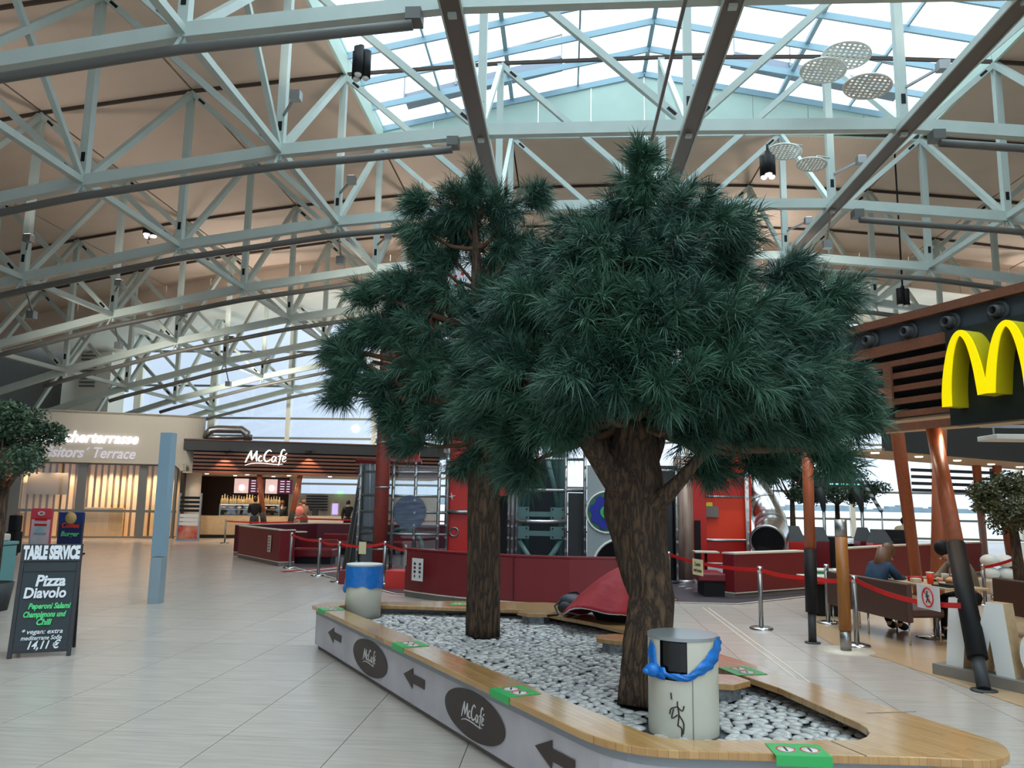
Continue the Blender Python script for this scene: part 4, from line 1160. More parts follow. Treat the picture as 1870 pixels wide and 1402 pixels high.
def cbox(mb, u0, u1, v0, v1, z0, z1):
    vs = [cpt(u, v, z) for u in (u0, u1) for v in (v0, v1) for z in (z0, z1)]
    return mb.add(vs, [(0, 1, 3, 2), (4, 6, 7, 5), (0, 4, 5, 1), (2, 3, 7, 6), (0, 2, 6, 4), (1, 5, 7, 3)])


cbox(MB(), 0, L, -.02, 1.4, ZT - .10, ZT).build('top_beam', M['slat'], cy, world=True)
cbox(MB(), 0, L, .12, .2, 2.86, ZT - .1).build('dark_backing', M['black'], cy, world=True)
cbox(MB(), 0, L, .06, .12, 3.77, ZT - .1).build('vent_strip', mat('vent_strip', rgb(62, 70, 78), .5), cy, world=True)
uM = lambda px, py: (at_wall(px, py, xy(ca), cd) - cpt(0, 0, 0)).dot(cd)
um = uM(1731, 640)
zsl = [(3.64, 3.77)] + [(3.71 - .155 * k - .07, 3.71 - .155 * k) for k in range(1, 6)] + [(2.70, 2.79)]
for z0, z1 in zsl: cbox(MB(), um if z0 < 2.8 or z1 > 3.5 or True else um, L, 0, .05, z0, z1).build('slat', M['slat'], cy, world=True)
up_ = uM(1622, 690); cbox(MB(), up_ - .07, up_ + .05, -.03, 0, 2.98, 3.48).build('slat_clamp', M['slat'], cy, world=True)
cbox(MB(), up_ - .07, up_ + .05, -.02, .04, 2.86, 2.98).build('clamp_foot', M['black'], cy, world=True)
cbox(MB(), 0, um, -.03, .12, 2.70, 3.77).build('sign_backing', mat('sign_backing', rgb(22, 32, 30), .5), cy, world=True)
for px, py in ((1825, 560), (1738, 580), (1662, 598), (1592, 614), (1528, 632), (1478, 642)):
    c = at_wall(px, py, xy(ca - cn * .06), cd); c.z = 3.87
    mb = MB(); mb.lathe([(.125, 0), (.125, .03), (.095, .045), (.075, .02), (.07, .06), (.055, .12), (.045, .12), (.045, .01), (0, .01)], n=28)
    r_ = Matrix((cd, Vector((0, 0, 1)), cn)).transposed()
    if r_.determinant() < 0: r_ = Matrix((-cd, Vector((0, 0, 1)), cn)).transposed()
    mb.v = [tuple(r_ @ Vector(v) + c) for v in mb.v]
    o = mb.build('round_vent', M['charcoal'], cy, world=True)
# beige soffit, dark inner face, downlights
MB().prism([xy(cpt(0, .12, 0)), xy(cpt(L, .12, 0)), xy(cpt(L + .1, 1.4, 0)), xy(cpt(L - 1.9, 1.7, 0)), xy(cpt(0, 2.2, 0))], 2.84, 2.90).build('soffit', mat('soffit', rgb(206, 184, 156), .6), cy, world=True)
E1, E2 = cpt(L - 1.9, 1.7, 0), cpt(0, 2.3, 0)
MB().beam((E1.x, E1.y, 3.2), (E2.x + .5, E2.y, 3.2), .1, .75).build('inner_fascia', M['charcoal'], cy, world=True)


def spot_disc(p, par, power=25):
    o = MB().lathe([(.075, 0), (.075, -.02), (.055, -.022), (0, -.015)], p, 20).build('downlight', M['warm'], par, world=True)
    l = bpy.data.lights.new('downlight', 'SPOT'); l.energy = power; l.spot_size = 2.2; l.spot_blend = .6; l.color = (1, .78, .55); l.shadow_soft_size = .06
    lo = bpy.data.objects.new('downlight', l); C.objects.link(lo); lo.location = (p[0], p[1], p[2] - .06)


for px, py in ((1632, 778), (1737, 774), (1860, 757)): spot_disc(at(px, py, 2.84), cy, 13)
# far side of the canopy ring
fa, fb = at(1545, 826, ZS), at(1868, 852, ZS); fd = (fb - fa).normalized(); fn_ = Vector((-fd.y, fd.x, 0))
fc = thing('canopy', 'far arm of the restaurant canopy with a row of warm downlights', 'canopy', fa)
q = [fa - fn_ * .8, fb + fd * 3 - fn_ * .8, fb + fd * 3 + fn_ * .8, fa + fn_ * .8]
MB().prism([xy(v) for v in q], 2.85, 2.90).build('soffit', bpy.data.materials['soffit'], fc, world=True)
MB().beam((q[0].x, q[0].y, 3.4), (q[1].x, q[1].y, 3.4), .1, 1.1).build('inner_fascia', M['charcoal'], fc, world=True)
for px, py in ((1598, 826), (1678, 833), (1748, 840), (1810, 847), (1862, 852)): spot_disc(at(px, py, 2.85), fc)
ga = at(1752, 848, ZS) + fn_ * 1.2; ga.z = 0
for k in range(4): MB().beam((ga.x, ga.y, 2.75 - k * .17), (ga.x + 2.6, ga.y + 1.2, 2.75 - k * .17), .05, .08).build('slat', M['charcoal'], fc, world=True)
MB().box((ga.x + 2.7, ga.y + 1.3, 2.5), (.15, .15, .75)).build('slat_post', M['charcoal'], fc, world=True)

# spotlight on the fascia
c = at_wall(1528, 650, xy(ca), cd) + cn * .12
t = thing('fascia_spotlight', 'blue-black wall spotlight washing the brown slats with light', 'lamp', c)
MB().box((0, 0, .02), (.2, .2, .12)).build('housing', M['charcoal'], t, bevel=.01); MB().box((0, 0, -.045), (.15, .15, .01)).build('lens', M['cool'], t)
MB().beam((0, 0, 0), tuple(-cn * .2), .04, .04).build('arm', M['charcoal'], t)
l = bpy.data.lights.new('fascia', 'SPOT'); l.energy = 45; l.spot_size = 2.2; l.color = (1, .72, .55); l.shadow_soft_size = .04; lo = bpy.data.objects.new('fascia', l); C.objects.link(lo); lo.location = c + Vector((0, 0, -.06)) + cn * .03

# the yellow arched letter
uF = lambda px, py: (at_wall(px, py, xy(ca + cn * .27), cd) - cpt(0, 0, 0)).dot(cd)
u0 = uF(1722, 740); uc = uF(1803, 725); wM = (u0 - uc) * 2
zb_, zt_ = at_wall(1728, 743, xy(ca + cn * .27), cd).z, at_wall(1825, 586, xy(ca + cn * .27), cd).z
mt = thing('arched_letter', 'big yellow arched letter M standing out from the canopy', 'sign', cpt(u0, -.1, zb_))
AR = [(.055, 0), (.062, .2), (.085, .42), (.13, .66), (.185, .82), (.25, .885), (.315, .83), (.37, .69), (.42, .45), (.45, .22), (.462, .1)]
mb = MB(); hM = (zt_ - zb_) / .925
for mir in (0, 1):
    q = smoothpts([(x if not mir else 1 - x, z) for x, z in AR], 4)
    ws = [.112 - .042 * min(1, max(0, z / .88)) ** 1.5 for x, z in q]
    sub = MB(); ribbon(sub, q, ws, 0, 1)
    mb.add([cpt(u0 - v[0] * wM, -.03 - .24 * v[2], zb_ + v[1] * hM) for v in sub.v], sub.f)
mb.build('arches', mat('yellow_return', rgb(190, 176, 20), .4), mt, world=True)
mb = MB()
for mir in (0, 1):
    q = smoothpts([(x if not mir else 1 - x, z) for x, z in AR], 4)
    sub = MB(); ribbon(sub, q, [.112 - .042 * min(1, max(0, z / .88)) ** 1.5 for x, z in q], 0, .012)
    mb.add([cpt(u0 - v[0] * wM, -.272 - v[2] - .001 * mir, zb_ + v[1] * hM) for v in sub.v], sub.f)
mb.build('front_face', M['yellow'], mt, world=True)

# white block letters on a plinth
pa, pb_ = at(1703, 1231), at(1872, 1269); pd = (pb_ - pa).normalized(); pn = Vector((pd.y, -pd.x, 0))
if pn.x > 0: pn = -pn
t = thing('letter_plinth', 'white block letters M c on a low grey plinth, lower right', 'sign', pa)


def pbox(mb, u0, u1, v0, v1, z0, z1):
    vs = [pa + pd * u - pn * v + Vector((0, 0, z)) for u in (u0, u1) for v in (v0, v1) for z in (z0, z1)]
    return mb.add(vs, [(0, 1, 3, 2), (4, 6, 7, 5), (0, 4, 5, 1), (2, 3, 7, 6), (0, 2, 6, 4), (1, 5, 7, 3)])


pbox(MB(), 0, 3, 0, .5, 0, .12).build('plinth', mat('grey_stone', rgb(128, 122, 114), .5, var=.08), t, world=True, bevel=.005)
uu = lambda px, py: (at_wall(px, py, xy(pa), pd) - pa).dot(pd)
u0, u1 = uu(1721, 1210), uu(1848, 1245); wl = u1 - u0
Mp = [(0, 0), (.10, .72), (.34, .72), (.5, .38), (.66, .72), (.90, .72), (1, 0), (.74, 0), (.68, .34), (.56, .0), (.44, 0), (.32, .34), (.26, 0)]


def letter(poly, u, wd, name, m):
    f = [pa + pd * (u + x * wd) - pn * .06 + Vector((0, 0, .12 + z)) for x, z in poly]; b = [v - pn * .16 for v in f]; n = len(poly)
    tr = tessellate_polygon([[Vector((x, z, 0)) for x, z in poly]])
    MB().add(f, [tuple(q) for q in tr]).build(name + '_face', m, t, world=True)
    MB().add(f + b, [(k, (k + 1) % n, n + (k + 1) % n, n + k) for k in range(n)]).build(name + '_return', M['counterwood'], t, world=True, label='tan wooden side')


letter(Mp, u0, wl, 'letter', M['white'])
cpoly = [(.5 + .5 * math.cos(a), .26 + .28 * math.sin(a)) for a in [.7 + (2 * PI - 1.4) * k / 20 for k in range(21)]] + [(.5 + .24 * math.cos(a), .26 + .13 * math.sin(a)) for a in [2 * PI - .8 - (2 * PI - 1.6) * k / 16 for k in range(17)]]
letter(cpoly, u1 + .06, .5, 'letter', M['white'])
# warm timber-look floor inside the restaurant
fo = MB().prism([xy(at(1478, 1152)), xy(at(1525, 1180)), xy(at(1620, 1205)), xy(at(1870, 1292)), (9, 3.5), (16, 8), (16, 24), (8, 22), (5.0, 17.2)], .001, .007).build('trim_3', M['tanfloor']); fo['kind'] = 'structure'

# ================================================================== SEATS, TABLES AND GUESTS IN THE RESTAURANT
BR = Vector((4.5, 11.0, 0)); BL = at(1508, 1042, .80); BL.z = 0; bd = (BL - BR).normalized(); bb = Vector((bd.y, -bd.x, 0))
if bb.x < 0: bb = -bb            # towards the table


def brown_bench(p, d, side, Ln, label):
    t = thing('brown_bench', label, 'bench', p, group='brown restaurant benches')
    def pp(u, v, z): q = p + d * u + side * v; return (q.x, q.y, z)
    mb = MB(); mb.add([pp(u, v, z) for u in (0, Ln) for v in (0, .09) for z in (.30, .80)], [(0, 1, 3, 2), (4, 6, 7, 5), (0, 4, 5, 1), (2, 3, 7, 6), (0, 2, 6, 4), (1, 5, 7, 3)]); mb.build('backrest', M['brown_leather'], t, world=True, bevel=.02)
    mb = MB(); mb.add([pp(u, v, z) for u in (.02, Ln - .02) for v in (.08, .56) for z in (.36, .47)], [(0, 1, 3, 2), (4, 6, 7, 5), (0, 4, 5, 1), (2, 3, 7, 6), (0, 2, 6, 4), (1, 5, 7, 3)]); mb.build('seat', M['brown_leather'], t, world=True, bevel=.03)
    for u in (.06, Ln / 2, Ln - .06):
        for v in (.06, .5): MB().tube([pp(u, v, 0), pp(u, v, .37)], .014, 8).build('leg', M['chrome'], t, world=True)
    return t


brown_bench(BR, bd, bb, (BL - BR).length, 'brown bench seen from behind with the seated pair')
q = BR + bb * 1.95 - bd * .5
brown_bench(q + Vector((.1, 0, 0)), bd, bb, 1.5, 'brown bench at the right edge of the picture')


def caf_table(c, lx, ly, d, label, m):
    t = thing('cafe_table', label, 'table', (c.x, c.y, 0), math.atan2(d.y, d.x))
    MB().box((0, 0, .735), (lx, ly, .03)).build('tabletop', m, t, bevel=.006)
    MB().tube([(0, 0, .02), (0, 0, .72)], .035, 12).build('column', M['steel'], t)
    MB().lathe([(.27, 0), (.27, .012), (.06, .035), (0, .035)], n=28).build('foot', M['chrome'], t)
    return t


T1 = BR + bb * .85 + bd * .62; caf_table(T1, 1.35, .66, bd, 'wood-topped cafe table with meal in front of the seated pair', M['counterwood'])
T2 = BR + bb * 2.9 + bd * .4; caf_table(T2, .8, .62, bd, 'pale square cafe table holding a green cup at right', M['cream'])


def cup(c, r, h, m, label, lid=True, cat='cup'):
    t = thing('drink_cup', label, cat, c); MB().lathe([(0, 0), (r * .75, 0), (r, h), (r * .93, h), (r * .7, .01), (0, .01)], n=18).build('cup_body', m, t)
    if lid: MB().lathe([(r * 1.04, h), (r * 1.04, h + .012), (0, h + .016)], n=18).build('cup_lid', M['whitegloss'], t)
    return t


def tb(u, v, z=.75): q = T1 + bd * u + bb * v; return Vector((q.x, q.y, z))


cup(tb(-.1, -.12), .05, .15, M['redorange'], 'orange paper cup on the wood-topped table'); cup(tb(-.3, .1), .045, .14, M['red'], 'red paper cup between the two seated guests'); cup(tb(.02, .2), .05, .12, M['cream'], 'cream paper cup at the back of the table')
def obox(name, label, cat, c, d, m, rz=0, bev=.008):
    t = tag(MB().box((0, 0, d[2] / 2), d).build(name, m, bevel=bev), label, cat); t.location = c; t.rotation_euler = (0, 0, rz); return t
obox('food_box', 'open red carton of food on the wood-topped table', 'carton', tb(.25, -.1), (.17, .13, .07), M['red'], .4)
obox('food_box', 'small cream carton beside the orange cup', 'carton', tb(.1, -.2), (.12, .1, .06), M['cream'], .2)
tr = obox('food_tray', 'dark serving tray on the near end of the table', 'tray', tb(-.45, -.05), (.4, .32, .018), M['black'], .3)
bu = thing('burger', 'large burger on paper lying on the dark tray', 'food', tb(-.45, -.05, .77))
MB().lathe([(0, 0), (.075, 0), (.08, .025), (.075, .03), (0, .03)], n=20).build('lower_bun', M['counterwood'], bu); MB().lathe([(0, .03), (.085, .03), (.085, .05), (0, .05)], n=20).build('patty', M['brown_leather'], bu)
MB().lathe([(0, .05), (.08, .05), (.078, .075), (.05, .1), (0, .108)], n=20).build('upper_bun', mat('bun', rgb(206, 150, 92), .5), bu); MB().lathe([(0, 0), (.16, .004), (.18, .03)], n=9).build('wrapping_paper', M['cream'], bu)
cup(Vector((T2.x - .1, T2.y - .1, .75)), .05, .17, mat('pale_green', rgb(170, 205, 130), .5), 'pale green cup on the square table at right', False)


def person(label, base, rz, joints, clothes, hair, skin=None, hairlen=0, grp=None, face=True, headr=.105):
    """joints: dict name -> (xyz, radius); edges fixed. One skinned body plus clothing, hair."""
    t = thing('person', label, 'person', base, rz)
    J = joints; E_ = [('pelvis', 'waist'), ('waist', 'chest'), ('chest', 'neck'), ('neck', 'head0'), ('head0', 'head1')]
    for s_ in 'lr': E_ += [('chest', 'sh' + s_), ('sh' + s_, 'el' + s_), ('el' + s_, 'wr' + s_), ('wr' + s_, 'ha' + s_), ('pelvis', 'hi' + s_), ('hi' + s_, 'kn' + s_), ('kn' + s_, 'an' + s_), ('an' + s_, 'to' + s_)]
    def skin_mesh(name, names_edges, grow, m, parent):
        names = []
        for a, b in names_edges:
            for q in (a, b):
                if q not in names: names.append(q)
        me = bpy.data.meshes.new(name); me.from_pydata([J[n][0] for n in names], [(names.index(a), names.index(b)) for a, b in names_edges], [])
        o = bpy.data.objects.new(name, me); C.objects.link(o); o.parent = parent; me.materials.append(m)
        sm = o.modifiers.new('skin', 'SKIN'); sm.use_smooth_shade = True
        if me.skin_vertices:
            for n, sv in zip(names, me.skin_vertices[0].data):
                r = J[n][1] + grow; sv.radius = (r, r); sv.use_root = (n == names[0])
        sb = o.modifiers.new('sub', 'SUBSURF'); sb.levels = 1; sb.render_levels = 1; return o
    body = skin_mesh('body', E_, 0, skin or M['skin'], t)
    tops = [e_ for e_ in E_ if not any(x in ('head0', 'head1') or x.startswith(('ha', 'kn', 'an', 'to', 'hi')) for x in e_)]
    legs = [('waist', 'pelvis')] + [e_ for e_ in E_ if all(x.startswith(('pelvis', 'hi', 'kn', 'an')) for x in e_)]
    skin_mesh('jacket', tops, .022, clothes[0], t); skin_mesh('trousers', legs, .018, clothes[1], t)
    for s_ in 'lr': skin_mesh('shoe', [('an' + s_, 'to' + s_)], .02, clothes[2], t)
    h = Vector(J['head0'][0]).lerp(Vector(J['head1'][0]), .55); ax = (Vector(J['head1'][0]) - Vector(J['head0'][0])).normalized()
    mb = MB().ell((0, 0, 0), (headr * .92, headr * 1.05, headr * 1.12), 16, 10)
    mb.v = [v for v in mb.v]; rot = Vector((0, 0, 1)).rotation_difference(ax).to_matrix()
    mb.v = [tuple(rot @ (Vector(v) + Vector((0, .028, .03))) + h) for v in mb.v]
    hh = mb.build('hair', hair, t)
    if hairlen:
        pts = [h + rot @ Vector((0, .09, .02)), h + Vector((0, .14, -hairlen * .35)), h + Vector((0, .15, -hairlen * .7)), h + Vector((0, .11, -hairlen))]
        MB().tube(pts, [.1, .11, .09, .03], 12).build('long_hair', hair, t)
    if face:
        hd = Vector(J['head0'][0]).lerp(Vector(J['head1'][0]), .5)
        for s_ in (-1, 1): MB().ell(tuple(hd + rot @ Vector((s_ * .034, -.098, .01))), (.012, .008, .009), 8, 6).build('eye', M['print'], body)
        MB().ell(tuple(hd + rot @ Vector((0, -.108, -.02))), (.014, .02, .022), 8, 6).build('nose', skin or M['skin'], body)
        MB().ell(tuple(hd + rot @ Vector((0, -.098, -.055))), (.024, .008, .006), 8, 6).build('mouth', M['burg'], body)
    for s_, sg in (('l', -1), ('r', 1)):
        w_ = Vector(J['ha' + s_][0]); dr = (w_ - Vector(J['wr' + s_][0])).normalized()
        sd = dr.cross(Vector((0, 0, 1))) if abs(dr.z) < .9 else Vector((0, 1, 0)); sd.normalize()
        for k in range(4):
            a = w_ + sd * (k - 1.5) * .019 + dr * .01; l = (.06, .07, .065, .05)[k]
            MB().tube([a - dr * .02, a + dr * l * .5, a + dr * l + Vector((0, 0, -.012)), ], [.009, .0085, .006], 6).build('finger', skin or M['skin'], body)
        a = w_ - sd * .035; MB().tube([a - dr * .03, a - sd * .02 + dr * .005, a - sd * .025 + dr * .03], [.01, .009, .006], 6).build('thumb', skin or M['skin'], body)
    return t


def standing(h=1.75, arm='down', lean=0.0, sw=.19):
    k = h / 1.75
    J = dict(pelvis=((0, 0, .95), .13), waist=((0, -.01, 1.1), .115), chest=((0, -lean, 1.32), .135), neck=((0, -.01 - lean, 1.5), .05), head0=((0, -.02 - lean, 1.57), .075), head1=((0, -.03 - lean, 1.68), .085))
    for s_, g in (('l', -1), ('r', 1)):
        J['sh' + s_] = ((g * sw, -lean, 1.42), .06); J['el' + s_] = ((g * (sw + .05), .02, 1.13), .045); J['wr' + s_] = ((g * (sw + .05), -.08, .9), .03); J['ha' + s_] = ((g * (sw + .05), -.1, .82), .035)
        if arm == 'fwd' : J['el' + s_] = ((g * (sw + .04), -.04, 1.14), .045); J['wr' + s_] = ((g * (sw - .04), -.28, 1.18), .03); J['ha' + s_] = ((g * (sw - .06), -.35, 1.2), .035)
        if arm == 'hip' and g == 1: J['elr'] = ((.42, .06, 1.16), .042); J['wrr'] = ((.24, -.02, 1.0), .03); J['har'] = ((.19, -.06, .98), .035)
        J['hi' + s_] = ((g * .09, 0, .88), .095); J['kn' + s_] = ((g * .1, -.01, .5), .065); J['an' + s_] = ((g * .1, .02, .09), .045); J['to' + s_] = ((g * .11, -.13, .045), .04)
    return {n: ((x * k, y * k, z * k), r * k) for n, ((x, y, z), r) in J.items()}


def seated(k=1.0, lean=.12, drop=.1):
    J = dict(pelvis=((0, 0, .52), .13), waist=((0, -.02, .68), .12), chest=((0, -.04 - lean, .9), .135), neck=((0, -.09 - lean * 1.5, 1.07), .05), head0=((0, -.13 - lean * 1.6, 1.13), .075), head1=((0, -.15 - lean * 1.8 - drop * .3, 1.24), .085))
    for s_, g in (('l', -1), ('r', 1)):
        J['sh' + s_] = ((g * .18, -.05 - lean, .99), .06); J['el' + s_] = ((g * .23, -.2 - lean, .8), .045); J['wr' + s_] = ((g * .12, -.42 - lean, .8), .03); J['ha' + s_] = ((g * .09, -.49 - lean, .81), .035)
        J['hi' + s_] = ((g * .09, -.02, .53), .1); J['kn' + s_] = ((g * .1, -.42, .52), .07); J['an' + s_] = ((g * .1, -.38, .1), .048); J['to' + s_] = ((g * .11, -.54, .05), .04)
    return {n: ((x * k, y * k, z * k), r * k) for n, ((x, y, z), r) in J.items()}


fac = math.atan2(bb.y, bb.x) + PI / 2
q = BR + bd * 1.22 + bb * .32
person('seated girl with long brown hair and blue patterned jacket at the table', (q.x, q.y, 0), fac + .25, seated(.94, .10, .15), (mat('blue_jacket', rgb(18, 26, 66), .7, col2=rgb(24, 70, 92), scale=5), M['black'], M['black']), mat('brown_hair', rgb(100, 64, 34), .5, var=.25, scale=30, stretch=(8, 8, 1)), hairlen=.42)
q = BR + bd * .72 + bb * 1.5
person('seated person in grey-beige jumper with dark hair bent over the table', (q.x, q.y, 0), fac + PI, seated(1.0, .12, .35), (mat('grey_jumper', rgb(128, 112, 92), .8, bump=.3, scale=40), M['black'], M['black']), M['black'])

# red seat wall right of the trunk
A, B_ = at(1347, 1094), at(1480, 1086); A = Vector((3.3, 15.9, 0)); B_ = Vector((5.1, 17.3, 0))
screen_wall('seat_wall', 'red leatherette seat wall behind the lone belt post', [xy(A), xy(B_)], .87, .3, M['burg'])
t = thing('bench_seat', 'low red bench joining the left end of the seat wall', 'bench', (2.9, 16.3, 0))
MB().box((0, .2, .38), (.55, .9, .16)).build('seat', M['burg'], t, bevel=.03); MB().box((.06, .2, .15), (.42, .8, .3)).build('plinth', M['black'], t)
t = thing('side_table', 'small cream shelf table above the low red bench', 'table', (3.0, 17.3, 0)); MB().box((0, 0, .8), (.5, .4, .03)).build('tabletop', M['cream'], t); MB().tube([(0, 0, .02), (0, 0, .79)], .03, 10).build('column', M['black'], t); MB().lathe([(.2, 0), (.2, .02), (0, .02)], n=20).build('foot', M['black'], t)
screen_wall('seat_wall', 'long dark red seat wall behind the wooden poles', [(6.2, 18.1), (8.4, 20.3), (11.4, 22.8)], .9, .25, M['burg'])
for px, py, w_, lb in ((1502, 1031, .3, 'left green tub stool behind the near wooden pole'), (1530, 1026, .3, 'right green tub stool behind the near wooden pole')):
    p = atY(px, py, 15.2); t = thing('tub_stool', lb, 'stool', (p.x, p.y, 0), group='green tub stools')
    MB().lathe([(0, 0), (.13, 0), (.17, .62), (0, .62)], n=24).build('tub', M['green'], t); MB().lathe([(0, .62), (.185, .62), (.185, .66), (0, .66)], n=24).build('cushion', M['white'], t)
p = at(1512, 1045, .7); t = thing('low_table', 'dark low table with red edge beside the green stools', 'table', (p.x, p.y, 0)); MB().box((0, 0, .62), (.9, .5, .05)).build('tabletop', M['cream'], t); MB().box((0, 0, .56), (.86, .46, .07)).build('apron', M['red'], t); MB().box((0, 0, .28), (.5, .3, .52)).build('pedestal', M['black'], t)

# game consoles and the arch behind them
for px, Yc, w_, h_, lb, m_ in ((1451, 21.0, .42, 1.28, 'red console with slanted black hood left of the pole', 'red'), (1497, 21.5, .34, 1.25, 'red console with black hood just right of the pole', 'burg'), (1577, 22.0, .36, 1.25, 'narrow red console with pale slanted hood', 'burg'), (1606, 21.0, .5, 1.22, 'wide red and black console with blue light strip', 'red')):
    p = atY(px, 980, Yc); t = thing('game_console', lb, 'console', (p.x, p.y, 0), group='red and black game consoles')
    MB().box((0, 0, .45), (w_, .5, .9)).build('cabinet', M[m_], t, bevel=.02)
    MB().add([(-w_ / 2, -.25, .9), (w_ / 2, -.25, .9), (w_ / 2, .25, .9), (-w_ / 2, .25, .9), (-w_ / 4, -.05, h_), (w_ / 4, -.05, h_), (w_ / 4, .2, h_), (-w_ / 4, .2, h_)], [(0, 3, 2, 1), (4, 5, 6, 7), (0, 1, 5, 4), (1, 2, 6, 5), (2, 3, 7, 6), (3, 0, 4, 7)]).build('hood', M['charcoal'], t)
    MB().box((w_ / 2 + .12, .05, .5), (.2, .4, 1.0)).build('side_pod', M['black'], t)
p = atY(1625, 985, 21.5); obox('black_cabinet', 'tall black cabinet right of the red consoles', 'cabinet', (p.x, p.y, 0), (.8, .5, 1.22), M['black'])
p = at(1537, 992, .78); t = thing('gaming_table', 'round black gaming table with glossy top', 'table', (p.x, p.y, 0)); MB().lathe([(0, .7), (.62, .7), (.62, .8), (0, .82)], n=36, smooth=False).build('tabletop', M['blackgloss'], t); MB().tube([(0, 0, 0), (0, 0, .7)], .4, 24).build('drum', M['black'], t)
for k in range(5): MB().lathe([(0, .001), (.07, .001), (.07, 0)], (.35 * math.cos(k * 1.25), .35 * math.sin(k * 1.25), .812), 14).build('recess', M['steel'], t)
p = atY(1540, 885, 26); t = thing('game_arch', 'grey arch gate with small green lights above the consoles', 'arch', (p.x, p.y, 0))
zA = atY(1540, 884, 26).z; xl, xr = atY(1486, 884, 26).x - p.x, atY(1575, 884, 26).x - p.x
MB().box(((xl + xr) / 2, 0, zA), (xr - xl, .3, .22)).build('lintel', M['charcoal'], t, bevel=.02)
for k in range(6): MB().box((xl + .5 + k * .17, -.16, zA), (.09, .02, .04)).build('status_light', mat('green_light', (.2, 1, .7, 1), emit=1.5) if k == 0 else bpy.data.materials['green_light'], t)
for x, tx in ((xl + .25, .1), (xr - .1, .15)):
    MB().tube([(x - tx, 0, zA - .1), (x, 0, zA - .45), (x + tx * .3, 0, zA - .85)], [.16, .12, .06], 10).build('arm', M['charcoal'], t); MB().tube([(x + tx * .3, 0, zA - .85), (x + tx * .3, 0, 0)], .05, 10).build('leg', M['steel'], t)
MB().beam((xr, 0, zA + .1), (xr + .55, 0, zA - .85), .12, .08).build('ladder_brace', stripes('checker', rgb(60, 62, 64), rgb(200, 202, 204), 5, 2), t); MB().tube([(xr + .55, 0, zA - .85), (xr + .55, 0, 0)], .025, 8).build('leg', M['steel'], t)

# far guests and pale lounge at right
for px, Yc, lb, cl_ in ((1646, 24.5, 'far guest in beige seated behind the red seat wall', 'counterwood'), (1722, 25, 'far guest in black seated behind the red seat wall', 'black')):
    p = atY(px, 960, Yc); person(lb, (p.x, p.y, .12), 2.4, seated(1.05, .05, 0), (M[cl_], M['black'], M['black']), M['black'], face=False)
    obox('guest_seat', 'low dark seat under the ' + lb.split(' seated')[0], 'seat', (p.x, p.y + .05, 0), (.5, .45, .5), M['charcoal'])
p = atY(1838, 1000, 17); t = thing('lounge_sofa', 'pale lounge seat with rounded white cushions at the right edge', 'sofa', (p.x, p.y, 0))
MB().box((0, 0, .25), (1.0, .6, .3)).build('seat', M['cream'], t, bevel=.05)
for k in range(3):
    for z in (.5, .75): MB().ell((-.3 + k * .3, .1, z), (.17, .2, .13), 14, 8).build('cushion', M['white'] if k < 2 else M['cream'], t)
for x in (-.45, .45): MB().tube([(x, -.2, 0), (x, -.2, .12)], .03, 8).build('leg', M['chrome'], t)
p0_, p1_ = atY(1795, 1035, 15.8), atY(1862, 1018, 15.0); belt((p0_.x, p0_.y, p0_.z), (p1_.x, p1_.y, p1_.z), 'red belt low at the right edge near the pale lounge', .02)
for p in (p0_, p1_): stanchion(p.x, p.y, 'slim steel belt post near the pale lounge, ' + ('left' if p is p0_ else 'right'), p.z + .05)


# ================================================================== LEAFY TREES
def leafy(label, x, y, ztrunk, ctr, rad, n, seed, m, leaf=.06, name='ficus_tree', limbs=5, tr=.09, pot=True):
    r = random.Random(seed); t = thing(name, label, 'tree', (x, y, 0))
    c = Vector((ctr[0], ctr[1], ctr[2]))
    MB().tube([(x, y, .3), (x + (c.x - x) * .3, y, ztrunk * .6), (x + (c.x - x) * .6, y, ztrunk)], [tr * 1.2, tr, tr * .8], 12).build('trunk', M['bark'], t, world=True)
    for k in range(limbs):
        a = 2 * PI * k / limbs; e = c + Vector((math.cos(a) * rad[0] * .6, math.sin(a) * rad[1] * .6, r.uniform(-.1, .4) * rad[2]))
        MB().tube([(x + (c.x - x) * .6, y, ztrunk * .97), Vector((x, y, ztrunk)).lerp(e, .5) + Vector((0, 0, -.05)), e], [tr * .55, tr * .35, tr * .12], 8).build('limb', M['twig'], t, world=True)
    if pot: MB().lathe([(0, 0), (.26, 0), (.32, .42), (.28, .42), (.26, .36), (0, .36)], (x, y, 0), 28).build('pot', M['charcoal'], t, world=True)
    lumps = [(Vector((r.uniform(-.75, .75) * rad[0], r.uniform(-.75, .75) * rad[1], r.uniform(-.7, .8) * rad[2])), r.uniform(.28, .5)) for _ in range(16)]
    vs = []; fs = []
    for k in range(n):
        lc, lr = r.choice(lumps); v = Vector((r.gauss(0, 1), r.gauss(0, 1), r.gauss(0, 1))).normalized() * (r.random() ** .45)
        p = c + lc + Vector((v.x * rad[0] * lr, v.y * rad[1] * lr, v.z * rad[2] * lr * .9))
        a = Vector((r.gauss(0, 1), r.gauss(0, 1), r.gauss(-.3, .6))).normalized() * leaf * r.uniform(.7, 1.3); b = a.cross(Vector((r.gauss(0, 1), r.gauss(0, 1), r.gauss(0, 1)))).normalized() * leaf * .28
        q = len(vs); vs += [tuple(p), tuple(p + a * .5 + b), tuple(p + a), tuple(p + a * .5 - b)]; fs.append((q, q + 1, q + 2, q + 3))
    mb = MB(); mb.v = vs; mb.f = fs; mb.smooth = [False] * len(fs); mb.build('foliage', m, t, world=True, kind='stuff')
    return t


